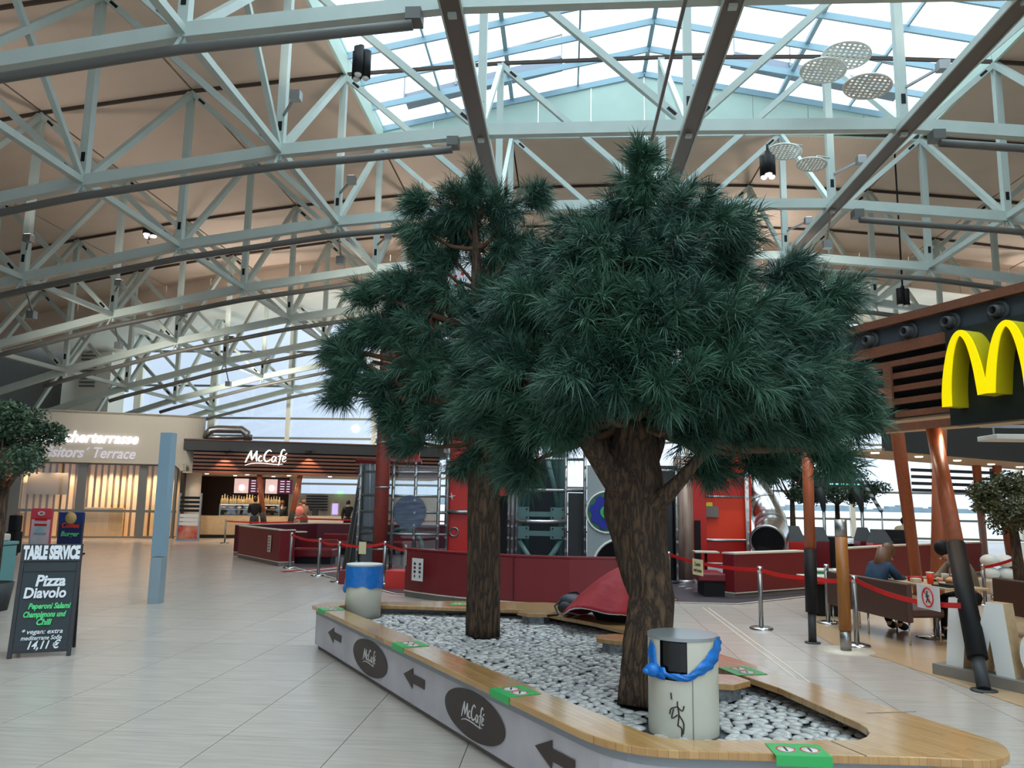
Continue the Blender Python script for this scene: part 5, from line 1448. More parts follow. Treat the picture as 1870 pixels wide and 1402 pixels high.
c = atY(20, 828, 12); leafy('leafy green potted tree cut by the left edge', c.x - .1, 12, 1.9, c + Vector((0, 0, .05)), (.72, .7, .72), 9000, 41, M['leaf'], .07)
c = atY(1842, 905, 14.5); leafy('dark olive leafy tree behind the near leaning pole', c.x + .1, 14.5, 1.5, c, (.8, .7, .62), 9000, 42, M['leaf2'], .07)
c = atY(1445, 868, 27); leafy('far leafy tree left of the arch gate by the window', c.x, 27, 2.0, c, (1.15, 1.0, .95), 6000, 43, M['leaf'], .11)
c = atY(1527, 885, 29); leafy('far leafy tree seen through the arch gate', c.x, 29, 1.9, c, (1.5, 1.0, .75), 6000, 44, M['leaf'], .12)


# ================================================================== CLIMBING TOWER
def quadbox(mb, px0, py0, px1, py1, Y, th=.06):
    """upright board facing the viewer between two picture corners at depth Y"""
    a, b = atY(px0, (py0 + py1) / 2, Y), atY(px1, (py0 + py1) / 2, Y); za, zb2 = atY((px0 + px1) / 2, py0, Y).z, atY((px0 + px1) / 2, py1, Y).z
    zb2 = max(zb2, .02)
    return mb.box(((a.x + b.x) / 2, Y + th / 2, (za + zb2) / 2), (b.x - a.x, th, za - zb2))


pt = thing('climbing_tower', 'tall red and grey climbing tower with bolted steel frame', 'playground', (-2.6, 19, 0))
board = lambda name, px0, py0, px1, py1, Y, m, th=.06, par=None, **k: quadbox(MB(), px0, py0, px1, py1, Y, th).build(name, m, par or pt, world=True, **k)


def star(parent, px, py, Y, r, rot=0):
    c = atY(px, py, Y - .01); vs = []
    for k in range(8):
        a = rot + k * PI / 4; q = r if k % 2 == 0 else r * .22; vs.append((c.x + q * math.cos(a), c.y, c.z + q * math.sin(a)))
    n = 8; vs += [(v[0], v[1] - .008, v[2]) for v in vs]
    MB().add(vs, [tuple(range(8, 16))] + [(k, (k + 1) % 8, 8 + (k + 1) % 8, 8 + k) for k in range(8)]).build('star_print', M['whiteprint'], parent, world=True)


def framepost(px, py0, py1, Y, r=.035, m='steel', par=None):
    a = atY(px, py1, Y); b = atY(px, py0, Y); x = (a.x + b.x) / 2; MB().tube([(x, Y, max(a.z, .02)), (x, Y, b.z)], r, 10).build('frame_post', M[m], par or pt, world=True)
    mb = MB(); z = max(a.z, .1)
    while z < b.z: mb.box((x, Y - r, z), (.05, .03, .05)); z += .28
    mb.build('bolts', M[m], par or pt, world=True, kind='stuff')


def framerail(px0, px1, py, Y, r=.035, m='steel', par=None):
    a, b = atY(px0, py, Y), atY(px1, py, Y); z = (a.z + b.z) / 2; MB().tube([(a.x, Y, z), (b.x, Y, z)], r, 10).build('frame_rail', M[m], par or pt, world=True)


o = board('panel', 723, 700, 768, 843, 19.2, M['red']); star(o, 748, 822, 19.2, .14, .3)
o = board('panel', 818, 866, 862, 932, 18.6, M['red']); star(o, 825, 906, 18.6, .1, .2)
o = board('panel', 818, 938, 862, 1066, 18.6, M['red'])
c = atY(829, 971, 18.58); MB().tube([(c.x + .1 * math.cos(a * .4), c.y, c.z + .1 * math.sin(a * .4)) for a in range(17)], .02, 8, cap=False).build('grip_ring', M['steel'], o, world=True)
board('panel', 822, 790, 925, 863, 18.7, M['red'])
board('panel', 860, 840, 934, 1070, 19.4, M['black'])
board('panel', 905, 835, 926, 905, 18.9, M['red'])
for px in (816, 936): framepost(px, 790, 1070, 18.5, .05)
framerail(816, 862, 864, 18.5, .05); framerail(816, 862, 935, 18.5, .05)
# chimney-like upper tower, white with red speckles, standing high behind the left pine
def speck():
    m = mat('speckled_panel', rgb(226, 226, 228), .5); n = m.node_tree; b = n.nodes['Principled BSDF']
    t = n.nodes.new('ShaderNodeTexCoord'); v = n.nodes.new('ShaderNodeTexVoronoi'); v.inputs['Scale'].default_value = 4.2; c = n.nodes.new('ShaderNodeValToRGB'); c.color_ramp.interpolation = 'CONSTANT'
    c.color_ramp.elements[0].color = rgb(190, 30, 30); c.color_ramp.elements[1].position = .22; c.color_ramp.elements[1].color = rgb(224, 226, 230)
    n.links.new(t.outputs['Object'], v.inputs['Vector']); n.links.new(v.outputs['Distance'], c.inputs[0]); n.links.new(c.outputs[0], b.inputs['Base Color']); return m


SPK = speck()
c = atY(848, 500, 20.5); ztop = atY(848, 425, 20.5).z
MB().lathe([(.42, 3.0), (.42, ztop - .5), (.30, ztop - .15), (0, ztop)], (c.x, 20.5, 0), 20).build('upper_tower', SPK, pt, world=True)
board('panel', 700, 640, 775, 740, 20.0, M['red']); board('panel', 730, 560, 800, 700, 20.6, M['red']); board('speckled_panel', 800, 620, 960, 760, 20.2, SPK); board('panel', 905, 640, 985, 840, 20.4, M['red'])
# slim red-brown column at the left of the tower
t = thing('red_column', 'slim speckled red column rising left of the climbing tower', 'column', (atY(691, 1060, 17.6).x, 17.6, 0))
MB().tube([(0, 0, 0), (0, 0, 6.0)], .16, 20).build('shaft', mat('brick_red', rgb(138, 58, 50), .5, var=.12, scale=9), t)
for z in (.7, 2.05, 3.05): MB().lathe([(.16, -.02), (.185, -.02), (.185, .02), (.16, .02)], (0, 0, z), 20).build('ring', M['steel'], t)
# transparent play cage
cg = thing('play_cage', 'transparent acrylic play cage with round window discs and dark cone', 'playground', (-3.4, 18.2, 0))
for px in (655, 716, 757, 800): framepost(px, 845, 1058, 18.0, .04, 'steel', cg)
for py in (862, 905, 935, 975): framerail(650, 815, py, 18.0, .03, 'steel', cg)
for a, b in ((657, 714), (718, 755), (759, 798)): quadbox(MB(), a, 850, b, 1056, 18.03, .02).build('acrylic_pane', M['plexi'], cg, world=True)
framerail(650, 770, 843, 18.0, .05, 'burg', cg)
c = atY(752, 935, 17.95); MB().lathe([(0, 0), (.38, 0)], (0, 0, 0), 28).xf(Matrix.Rotation(PI / 2, 4, 'X')).xf(Matrix.Translation((c.x - .05, c.y, c.z))).xf(Matrix.Identity(4)).build('window_disc', mat('disc_blue', rgb(92, 104, 116), .3, col2=rgb(56, 66, 96), scale=3, stretch=(1, 1, 6)), cg, world=True)
c = atY(735, 995, 18.3); MB().tube([(c.x + .45 * math.cos(a * PI / 12), c.y, c.z - .1 + .45 * math.sin(a * PI / 12)) for a in range(0, 13)], .06, 8).build('arched_tunnel', M['teal'], cg, world=True)
c = atY(663, 1050, 18.6)
dc = thing('dark_cone', 'tall dark grey cone shaped skirt beside the slim red column', 'playground', (c.x, 18.6, 0))
MB().lathe([(.5, .05), (.42, .5), (.26, 1.7), (.16, 2.6), (0, 2.65)], n=20).build('skirt', M['charcoal'], dc)
for k in range(6):
    a = k * 1.05; MB().tube([(.5 * math.cos(a), .5 * math.sin(a), .1), (.27 * math.cos(a), .27 * math.sin(a), 1.7), (.17 * math.cos(a), .17 * math.sin(a), 2.6)], .015, 6).build('rib', M['steel'], dc)
MB().lathe([(.55, 0), (.55, .05), (0, .06)], n=24).build('base', M['black'], dc)
obox('toy_crate', 'orange-red box with yellow foot left of the curved partition', 'box', (atY(731, 1075, 16.2).x, 16.4, .0), (.62, .5, .36), M['red'])
obox('red_step', 'dark red step under the slim red column', 'step', (atY(672, 1060, 17.2).x - .1, 17.1, 0), (.9, .5, .28), M['burg'])

# steel lattice column seen between the trunks
lt = thing('lattice_column', 'teal steel lattice column with bolted plates between the pine trunks', 'column', (-.6, 19.8, 0))
xa, xb = atY(946, 950, 19.8).x, atY(1026, 950, 19.8).x
for x in (xa, xb):
    MB().tube([(x, 19.8, 0), (x, 19.8, 8.5)], .11, 12).build('chord', M['teal'], lt, world=True)
    MB().tube([(x + (.18 if x == xa else -.18), 20.3, 0), (x + (.18 if x == xa else -.18), 20.3, 8.5)], .08, 10).build('chord', M['teal'], lt, world=True)
for py in (937, 972):
    z = atY(985, py, 19.8).z
    for x in (xa + .1, xb - .1):
        MB().box((x, 19.66, z), (.36, .03, .30)).build('bolted_plate', M['teal'], lt, world=True)
        mb = MB()
        for dx in (-.12, .12):
            for dz in (-.1, .1): mb.box((x + dx, 19.64, z + dz), (.035, .02, .035))
        mb.build('bolts', M['black'], lt, world=True, kind='stuff')
    MB().box(((xa + xb) / 2, 19.7, z - .02), (xb - xa, .05, .12)).build('cross_strap', M['teal'], lt, world=True)
z1 = atY(985, 985, 19.8).z; z2 = atY(985, 925, 19.8).z; xm = (xa + xb) / 2
for x in (xa, xb):
    MB().tube([(x, 19.75, z1), (xm, 19.75, .05)], .07, 10).build('strut', M['teal'], lt, world=True); MB().tube([(x + (.1 if x == xa else -.1), 19.75, z2), (xm, 19.75, z2 + 1.9)], .07, 10).build('strut', M['teal'], lt, world=True)
sc = thing('scaffold_frame', 'bright steel pipe frame in front of the teal lattice column', 'frame', (-.6, 18.9, 0))
for px in (929, 943, 1033, 1068): framepost(px, 810, 1060, 18.9, .04, 'steel', sc)
framerail(926, 1066, 895, 18.9, .04, 'steel', sc); framerail(926, 1036, 952, 18.9, .045, 'chrome', sc); framerail(926, 1066, 838, 18.9, .035, 'steel', sc)
quadbox(MB(), 1037, 900, 1068, 1060, 19.3, .05).build('dark_panel', M['charcoal'], sc, world=True)
quadbox(MB(), 936, 840, 1036, 1066, 21.2, .05).build('backdrop', M['denim'] if False else mat('night_blue', rgb(30, 40, 48), .6), sc, world=True)

# panel with round gear window and tunnel opening
gp = thing('gear_panel', 'pale grey play panel with blue gear disc and round tunnel opening', 'playground', (atY(1130, 1000, 18.7).x, 18.7, 0))
a, b = atY(1072, 950, 18.7), atY(1186, 950, 18.7); zt_p = atY(1130, 850, 18.7).z
ch = atY(1134, 1036, 18.7); hole = [(ch.x + .66 * math.cos(k * PI / 14), max(.0, ch.z) + .66 * math.sin(k * PI / 14)) for k in range(15)]
outl = [(a.x, .03), (a.x, zt_p), (b.x, zt_p), (b.x, .03)]
hl = [(ch.x + .62 * math.cos(k * 2 * PI / 28), ch.z + .62 * math.sin(k * 2 * PI / 28)) for k in range(28)]
outl[0] = (a.x, ch.z - .7); outl[3] = (b.x, ch.z - .7)
outl[0] = (a.x, min(.02, ch.z - .7)) if ch.z - .7 > 0 else (a.x, ch.z - .7)
mb = MB().prism([(x, z) for x, z in outl], 0, .06, [hl]); mb.v = [(v[0], 18.7 + v[2], v[1] if v[1] > .02 else max(v[1], .015)) for v in mb.v]
mb.build('board', mat('panel_grey', rgb(150, 160, 160), .4), gp, world=True)
mb = MB().tube([(ch.x + .64 * math.cos(k * PI / 16), 18.66, ch.z + .64 * math.sin(k * PI / 16)) for k in range(0, 17)], .03, 8); mb.build('opening_rim', M['white'], gp, world=True)
MB().box((ch.x - .15, 19.7, .75), (1.2, .05, 1.5)).build('tunnel_shade', M['black'], gp, world=True)  # black board stands in for the shade inside the tunnel
cg2 = atY(1108, 935, 18.66)
gear = []
for k in range(48):
    a_ = 2 * PI * k / 48; r_ = .40 if (k // 3) % 2 else .35; gear.append((cg2.x + r_ * math.cos(a_), cg2.z + r_ * math.sin(a_)))
def disc(poly, y, th, name, m, par):
    mb = MB().prism(poly, 0, th); mb.v = [(v[0], y - v[2], v[1]) for v in mb.v]; return mb.build(name, m, par, world=True)
circ = lambda r, n=32: [(cg2.x + r * math.cos(2 * PI * k / n), cg2.z + r * math.sin(2 * PI * k / n)) for k in range(n)]
disc(circ(.46), 18.69, .02, 'gear_recess', mat('gear_green', rgb(60, 110, 84), .5), gp); disc(gear, 18.67, .03, 'blue_gear', mat('gear_blue', rgb(24, 40, 150), .35), gp); disc(circ(.15), 18.64, .02, 'green_hub', M['green'], gp)
MB().tube([(cg2.x + .47 * math.cos(k * PI / 16), 18.67, cg2.z + .47 * math.sin(k * PI / 16)) for k in range(33)], .022, 8, cap=False).build('disc_rim', M['white'], gp, world=True)
# dark wall, patterned column, red boards, orange boards
bw = thing('dark_play_wall', 'black play wall with steel edge and a wheel at its foot', 'playground', (atY(1215, 1060, 18.6).x, 18.6, 0))
quadbox(MB(), 1198, 865, 1237, 1062, 18.75, .06).build('board', M['blackgloss'], bw, world=True); quadbox(MB(), 1190, 850, 1237, 882, 18.6, .06).build('header_board', M['charcoal'], bw, world=True)
framepost(1196, 845, 1063, 18.5, .05, 'whitegloss', bw); framepost(1236, 860, 1066, 18.5, .035, 'steel', bw); framerail(1190, 1238, 1062, 18.5, .035, 'steel', bw); framerail(1190, 1240, 859, 18.5, .03, 'steel', bw)
c = atY(1192, 1006, 18.4); MB().tube([(c.x + .28 * math.cos(k * PI / 16), 18.4, c.z + .55 * math.sin(k * PI / 16)) for k in range(33)], .028, 8, cap=False).build('wheel_rim', M['bluegrey'], bw, world=True)
for k in range(3): MB().tube([(c.x, 18.4, c.z), (c.x + .27 * math.cos(k * 1.2 - 1.2), 18.4, c.z + .53 * math.sin(k * 1.2 - 1.2))], .014, 6).build('spoke', M['bluegrey'], bw, world=True)
c = atY(1192, 870, 18.45); z0, z1 = atY(1192, 835, 18.45).z, atY(1192, 815, 18.45).z
fc_ = thing('pale_column', 'pale brown satin column between black wall and red boards', 'column', (atY(1250, 1060, 18.9).x, 18.9, 0))
MB().tube([(0, 0, 0), (0, 0, 2.9)], .22, 24).build('shaft', mat('satin_brown', rgb(190, 168, 150), .28, col2=rgb(108, 70, 62), scale=1.4, stretch=(5, 5, .5)), fc_)
MB().lathe([(.25, 0), (.25, .06), (.22, .08)], n=24).build('base_ring', M['steel'], fc_)
rb = thing('red_play_wall', 'orange-red play wall with steel ladder rails beside the tube slide', 'playground', (atY(1318, 1040, 20.5).x, 20.5, 0))
quadbox(MB(), 1266, 850, 1290, 1048, 20.2, .06).build('board', M['red'], rb, world=True)
quadbox(MB(), 1269, 950, 1280, 1044, 20.15, .04).build('opening_shade', M['black'], rb, world=True)  # black sheet painted in for the shade of an open gap
for (y0_, y1_, m_) in ((800, 864, 'redorange'), (869, 905, 'red'), (909, 984, 'redorange'), (989, 1028, 'red')):
    quadbox(MB(), 1284, y0_, 1372, y1_, 20.5, .06).build('board', M[m_], rb, world=True)
for py in (867, 907, 987, 1029): framerail(1260, 1368, py, 20.4, .03, 'steel', rb)
for px in (1279, 1365): framepost(px, 860, 1034, 20.35, .05 if px > 1300 else .04, 'whitegloss' if px > 1300 else 'steel', rb)
quadbox(MB(), 1284, 917, 1301, 924, 20.42, .02).build('yellow_label', mat('label_yellow', rgb(226, 210, 40), .5), rb, world=True); quadbox(MB(), 1287, 924, 1312, 944, 20.42, .02).build('notice_plate', M['plinth'], rb, world=True)
# steel tube slide
P_ = lambda px, py, Y: atY(px, py, Y)
sl = thing('tube_slide', 'shiny steel tube slide curving down to a black round mouth', 'slide', (atY(1400, 1030, 19.5).x, 19.5, 0))
pts = [P_(1340, 835, 21.6), P_(1365, 880, 21.3), P_(1388, 915, 21.0), P_(1406, 950, 20.5), P_(1410, 975, 20.0), P_(1402, 990, 19.4)]
sp = [Vector(a) for a in pts]; q = []
for i in range(len(sp) - 1):
    for k in range(4): q.append(sp[i].lerp(sp[i + 1], k / 4))
q.append(sp[-1]); MB().tube(q, .40, 28, cap=False).build('tube', M['chrome'], sl, world=True)
for i in (4, 9, 14): 
    d_ = (q[i + 1] - q[i]).normalized(); MB().tube([q[i] - d_ * .02, q[i] + d_ * .02], .425, 28, cap=False).build('flange', M['steel'], sl, world=True)
e_ = q[-1]; d_ = (q[-1] - q[-2]).normalized()
MB().tube([e_ - d_ * .05, e_ - d_ * .04], .37, 28).build('mouth_shade', M['blackgloss'], sl, world=True)  # black disc stands in for the shade inside the tube
u_ = d_.orthogonal().normalized(); v_ = d_.cross(u_); MB().tube([e_ + u_ * .4 * math.cos(a * PI / 16) + v_ * .4 * math.sin(a * PI / 16) for a in range(33)], .03, 8, cap=False).build('mouth_rim', M['chrome'], sl, world=True)
MB().box((e_.x, e_.y + .1, .32), (.7, .5, .6)).build('cradle', M['steel'], sl, world=True)

# ================================================================== TERRACE ENTRANCE (left, far)
te = thing('terrace_entrance', 'curved beige terrace entrance with lit lettering and slatted interior', 'building', (-18, 32, 0))
tpth = [(-23.9, 29.2), (-21.5, 30.2), (-18.5, 31.35), (-16.4, 32.15)] + arc((-16.0, 32.3), (-15.45, 32.55), (-15.4, 32.95), 7)
ZTe, ZFe = 5.15, 3.1
MB().prism(band(tpth + [(-17.6, 37)], .35), ZFe, ZTe).build('fascia', M['beige'], te, world=True)
MB().prism(tpth + [(-17.6, 37), (-23.9, 37)], ZTe - .1, ZTe - .02).build('flat_roof', M['beige'], te, world=True)
i0 = 4
ppth = [(-15.98, 32.33)] + tpth[4:] + [(-17.6, 37)]
MB().prism(band(ppth, .3), 0, ZFe).build('pier', M['beige'], te, world=True)
td = Vector((-16.4 + 21.5, 32.15 - 30.2, 0)).normalized(); tn = Vector((-td.y, td.x, 0))
TP = lambda px, py, back=0.0: at_wall(px, py, (-21.5 + tn.x * back, 30.2 + tn.y * back), td)
# rounded upper corner of the opening
R_ = .55; e_ = Vector((-15.98, 32.33, ZFe)); fil = [(0, 0), (-R_, 0)] + [(-R_ + R_ * math.sin(a), -R_ + R_ * math.cos(a)) for a in [PI / 2 * k / 8 for k in range(9)]]
n = len(fil); f = [e_ + td * x + Vector((0, 0, z)) - tn * .0 for x, z in fil]; b = [v + tn * .3 for v in f]
MB().add(f + b, [tuple(reversed(t_)) for t_ in tessellate_polygon([[Vector((x, z, 0)) for x, z in fil]])] + [(k, (k + 1) % n, n + (k + 1) % n, n + k) for k in range(n)]).build('corner_fillet', M['beige'], te, world=True)
# frame posts and rails of the glazing
gzb = .45
for px, w_ in ((22, .5), (146, .34), (258, .30), (318, .10)):
    p = TP(px, 920, gzb); MB().box((p.x, p.y, ZFe / 2), (w_, .2, ZFe), Matrix.Rotation(math.atan2(td.y, td.x), 3, 'Z')).build('mullion', M['mullion'], te, world=True)
pL, pR = TP(-22, 930, gzb), TP(322, 930, gzb)
for z, h_ in ((.04, .12), (1.12, .10), (ZFe - .05, .1)): MB().beam((pL.x, pL.y, z), (pR.x, pR.y, z), .12, h_).build('rail', M['mullion'], te, world=True)
prev = pL
for px in (22, 146, 258, 322):
    p = TP(px, 930, gzb); mb = MB().add([(prev.x, prev.y, .1), (p.x, p.y, .1), (p.x, p.y, ZFe), (prev.x, prev.y, ZFe)], [(0, 1, 2, 3)]); mb.build('pane', M['plexi'] if False else M['glass'], te, world=True); prev = p
# maple slat wall behind the glass
bk = 1.7; sA, sB = TP(-15, 930, bk), TP(330, 930, bk); sA.z = sB.z = 0; Ls = (sB - sA).length; ns = int(Ls / .24)
MB().beam(sA + tn * .12 + Vector((0, 0, 1.6)), sB + tn * .12 + Vector((0, 0, 1.6)), .04, 3.2).build('slat_backing', mat('slat_backing', rgb(150, 122, 88), .7), te, world=True)
for k in range(ns):
    p = sA + td * (k + .5) * Ls / ns; MB().box((p.x, p.y, 1.55), (.15, .06, 3.0), Matrix.Rotation(math.atan2(td.y, td.x), 3, 'Z')).build('slat', M['beigewood'], te, world=True)
a, b = TP(52, 862, 1.35), TP(122, 903, 1.35); m_ = (a + b) / 2; MB().box(m_, ((b - a).to_2d().length, .05, a.z - b.z), Matrix.Rotation(math.atan2(td.y, td.x), 3, 'Z')).build('dark_screen', mat('screen_dark', rgb(92, 80, 66), .4), te, world=True)
a, b = TP(150, 918, 1.1), TP(222, 980, 1.1); m_ = (a + b) / 2; MB().box((m_.x, m_.y, .62), ((b - a).to_2d().length, .4, 1.24), Matrix.Rotation(math.atan2(td.y, td.x), 3, 'Z')).build('reception_desk', M['beigewood'], te, world=True)
MB().beam((pL.x, pL.y + .5, .01), (pR.x, pR.y + .5, .01), 2.2, .01).build('entrance_floor', M['beigewood'], te, world=True)
MB().beam(TP(-20, 900, .9).xy.to_3d() + Vector((0, 0, ZFe - .02)), TP(322, 900, .9).xy.to_3d() + Vector((0, 0, ZFe - .02)), 1.8, .04).build('inner_soffit', M['beige'], te, world=True)
for px in (60, 110, 150, 200, 240, 290):
    p = TP(px, 850, 1.1); spot_disc((p.x, p.y, ZFe - .05), te, 120)
for txt, px, py, sz, m_, tgt in (('Besucherterrasse', 251, 811, .66, 'letter', 188), ('Visitors´ Terrace', 246, 838, .62, 'letter2', 172)):
    p = TP(px, py, 0) - tn * .04; o = text('lettering', txt, sz, M[m_], te, (0, 0, 0), extrude=.03, shear=.28, align='RIGHT', off=.012)
    wd_ = max(v.co.x for v in o.data.vertices) - min(v.co.x for v in o.data.vertices); tg = (TP(px, py) - TP(px - tgt, py)).length
    o.scale = (tg / wd_, 1, 1); o.location = p - Vector(te.location); o.rotation_euler = (PI / 2, 0, math.atan2(td.y, td.x))

# ================================================================== CAFE KIOSK (far, left of centre)
kp, kd = Vector((-15.3, 31.75, 0)), Vector((7.6, 2.45, 0)).normalized(); kn = Vector((-kd.y, kd.x, 0)); kang = math.atan2(kd.y, kd.x); KR = Matrix.Rotation(kang, 3, 'Z')
KP = lambda px, py, back=0.0: at_wall(px, py, (kp.x + kn.x * back, kp.y + kn.y * back), kd)
kc = thing('cafe_kiosk', 'cafe kiosk with brown slatted fascia and white script sign', 'building', kp)


def kbox(px0, px1, z0, z1, back, depth, name, m, par=None, bevel=0, **k):
    a, b = KP(px0, 930, back + depth / 2), KP(px1, 930, back + depth / 2)
    return MB().box(((a.x + b.x) / 2, (a.y + b.y) / 2, (z0 + z1) / 2), ((b - a).length, depth, z1 - z0), KR).build(name, m, par or kc, world=True, bevel=bevel, **k)


ZK = KP(350, 803).z
kbox(346, 800, ZK - .42, ZK, 0, 6, 'top_beam', M['charcoal']); kbox(346, 800, ZK, ZK + .05, -.05, 6.1, 'roof_edge', M['slat'])
kbox(346, 800, 2.78, ZK - .42, .10, .1, 'dark_backing', M['black'])
ns = 6; hh = (ZK - .42 - 2.74) / ns
for k in range(ns): kbox(346, 800, 2.74 + k * hh, 2.74 + k * hh + hh * .58, 0, .06, 'slat', M['slat'])
kbox(346, 800, 2.72, 2.78, .1, 5.5, 'soffit', bpy.data.materials['soffit'])
c = KP(486, 835, -.12); cafe_sign('script_sign', mat('lit_script', (1, .97, .93, 1), emit=1.0), kc, c, kd, .78 * 1.05, .06, label='white script sign')
for px in (412, 565):
    p = KP(px, 821, -.22); o = MB().box(p, (.28, .22, .1), KR).build('wall_lamp', M['charcoal'], kc, world=True)
    l = bpy.data.lights.new('washer', 'SPOT'); l.energy = 110; l.spot_size = 1.5; l.color = (1, .6, .42); l.shadow_soft_size = .05; lo = bpy.data.objects.new('washer', l); C.objects.link(lo); lo.location = p + Vector((0, 0, -.1)) - kn * .05
kbox(344, 530, 0, 2.8, 5.2, .15, 'rear_wall', mat('kiosk_brown', rgb(56, 42, 32), .7)); kbox(530, 800, 0, 2.0, 5.2, .15, 'rear_wall', M['palewall']); kbox(342, 348, 0, 2.8, .2, 5, 'side_wall', mat('kiosk_dark', rgb(50, 40, 32), .7))
kbox(526, 548, 0, 2.8, 4.8, .2, 'white_pier', M['palewall'])
for px, z in ((378, 0), (452, 0), (528, 0), (603, 0), (430, 2.6), (500, 2.6)):
    p = KP(px, 860, .6 if z == 0 else 2.5); spot_disc((p.x, p.y, 2.72), kc, 12 if px < 400 else 70)
for px0, px1, kind_ in ((425, 451, 1), (452, 480, 0), (482, 504, 1), (505, 531, 0)):
    o = kbox(px0, px1, 1.95, 2.62, 4.2, .06, 'menu_screen', mat('screen_pic', (1, .72, .62, 1), emit=.45, col2=(.75, .55, .95, 1), scale=2.5) if kind_ else mat('screen_menu', (.10, .02, .05, 1), emit=.4))
    if not kind_:
        for k in range(5):
            for q_ in (0, 1): a = KP(px0 + 4 + q_ * 12, 930, 4.18); b = KP(px0 + (12 if not q_ else 22), 930, 4.18); MB().beam((a.x, a.y, 2.53 - k * .12), (b.x, b.y, 2.53 - k * .12), .01, .03).build('menu_line', M['letter'], o, world=True)
    else:
        a = KP((px0 + px1) / 2, 930, 4.17); MB().ell((a.x, a.y, 2.2), (.14, .02, .14), 12, 8).build('drink_picture', M['letter'], o, world=True)
lt_ = kbox(352, 545, 0, .95, 2.0, .7, 'service_counter', M['counterwood'], par=None); lt_.parent = None; lt_.location = kc.location; tag(lt_, 'long light wood service counter on the left of the cafe kiosk', 'counter')
o = kbox(352, 545, 0, .14, 1.97, .04, 'dark_plinth', M['black'], par=lt_)
rc = kbox(548, 660, 0, .98, 2.4, .7, 'service_counter', M['cream'], par=None); rc.parent = None; rc.location = kc.location; tag(rc, 'pale service counter with a screen on the right of the cafe kiosk', 'counter')
dcx = KP(457, 930, 2.3); dc_ = thing('pastry_display', 'lit glass pastry display case standing on the cafe counter', 'display', (dcx.x, dcx.y, .95), kang)
wdc = (KP(505, 930, 2.3) - KP(395, 930, 2.3)).length
for z in (0.02, .28, .5): MB().box((0, 0, z), (wdc, .6, .03)).build('shelf', M['steel'], dc_)
MB().box((0, -.29, .27), (wdc, .015, .5)).build('front_glass', M['glass'], dc_)
for s_ in (-1, 0, 1): MB().box((s_ * wdc * .49, 0, .26), (.04, .6, .52)).build('frame_post', M['steel'], dc_)
MB().box((0, -.2, .485), (wdc * .96, .04, .012)).build('light_strip', M['warm'], dc_)
random.seed(9)
for k in range(14):
    zc_ = .05 if k % 2 else .31; o = tag(MB().ell((0, 0, .045), (.13, .09, .06), 12, 7).build('pastry', mat('pastry_%s' % 'abc'[k % 3], (rgb(214, 160, 90), rgb(236, 206, 150), rgb(168, 96, 60))[k % 3], .6) if k < 3 else bpy.data.materials['pastry_%s' % 'abc'[k % 3]]), 'baked pastry lying in the lit display case', 'pastry', 'pastries in the display case')
    o.location = Vector(dc_.location) + kd * (-wdc / 2 + (k + .6) * wdc / 14.4) + Vector((0, 0, zc_))
bt = None
for k in range(22):
    if bt is None:
        bt = thing('syrup_bottle', 'amber bottle in the row on top of the pastry display', 'bottle', (0, 0, 0), 0, 'bottles on the pastry display')
        MB().lathe([(0, 0), (.055, 0), (.055, .2), (.02, .27), (.02, .34), (0, .34)], n=14).build('bottle_body', mat('glowing_amber_glass', rgb(232, 200, 140), .3, emit=.15), bt); MB().lathe([(.024, .33), (.024, .37), (0, .37)], n=10).build('cap', M['cream'], bt); o = bt  # slight glow in the glass stands in for light falling on the bottles
    else: o = copy_tree(bt)
    o.location = Vector(dc_.location) + kd * (-wdc / 2 + (k + .5) * wdc / 22) + kn * random.uniform(-.12, .15) + Vector((0, 0, .515)); o.scale = (1, 1, random.uniform(.85, 1.2))
sh_ = kbox(558, 598, 1.15, 1.95, 4.9, .05, 'shelf_board', M['white'])
for k in range(6): kbox(558, 598, 1.2 + k * .13, 1.24 + k * .13, 4.7, .25, 'shelf', M['black'])
o = kbox(604, 620, .98, 1.65, 2.5, .1, 'order_terminal', M['counterwood'], par=None); o.parent = None; o.location = kc.location; tag(o, 'wood framed order terminal with violet screen on the pale counter', 'terminal'); kbox(606.5, 617, 1.05, 1.55, 2.46, .03, 'screen', mat('violet_screen', (.35, .3, .8, 1), emit=1), par=o)
o = kbox(538, 548, .95, 1.28, 2.2, .3, 'coffee_machine', M['steel'], par=None); o.parent = None; o.location = kc.location; tag(o, 'small steel coffee machine at the end of the wooden counter', 'machine', bevel if False else None)
o = kbox(570, 582, .98, 1.3, 2.6, .25, 'grinder', M['charcoal'], par=None); o.parent = None; o.location = kc.location; tag(o, 'dark coffee grinder on the pale counter', 'machine')
kbox(615, 625, 2.0, 2.12, 4.9, .05, 'exit_light', mat('exit_green', (.3, 1, .35, 1), emit=1.2))
for a_, b_, lb in (((486, 958), (474, 860), 'far leaning pole left under the cafe sign'), ((525, 960), (549, 860), 'far leaning pole right under the cafe sign')):
    p = KP(a_[0], a_[1], .1); q = KP(b_[0], b_[1], .3); p.z = .0; q.z = 2.75; leaning_pole(lb, p, q, .11, (.05, .42))
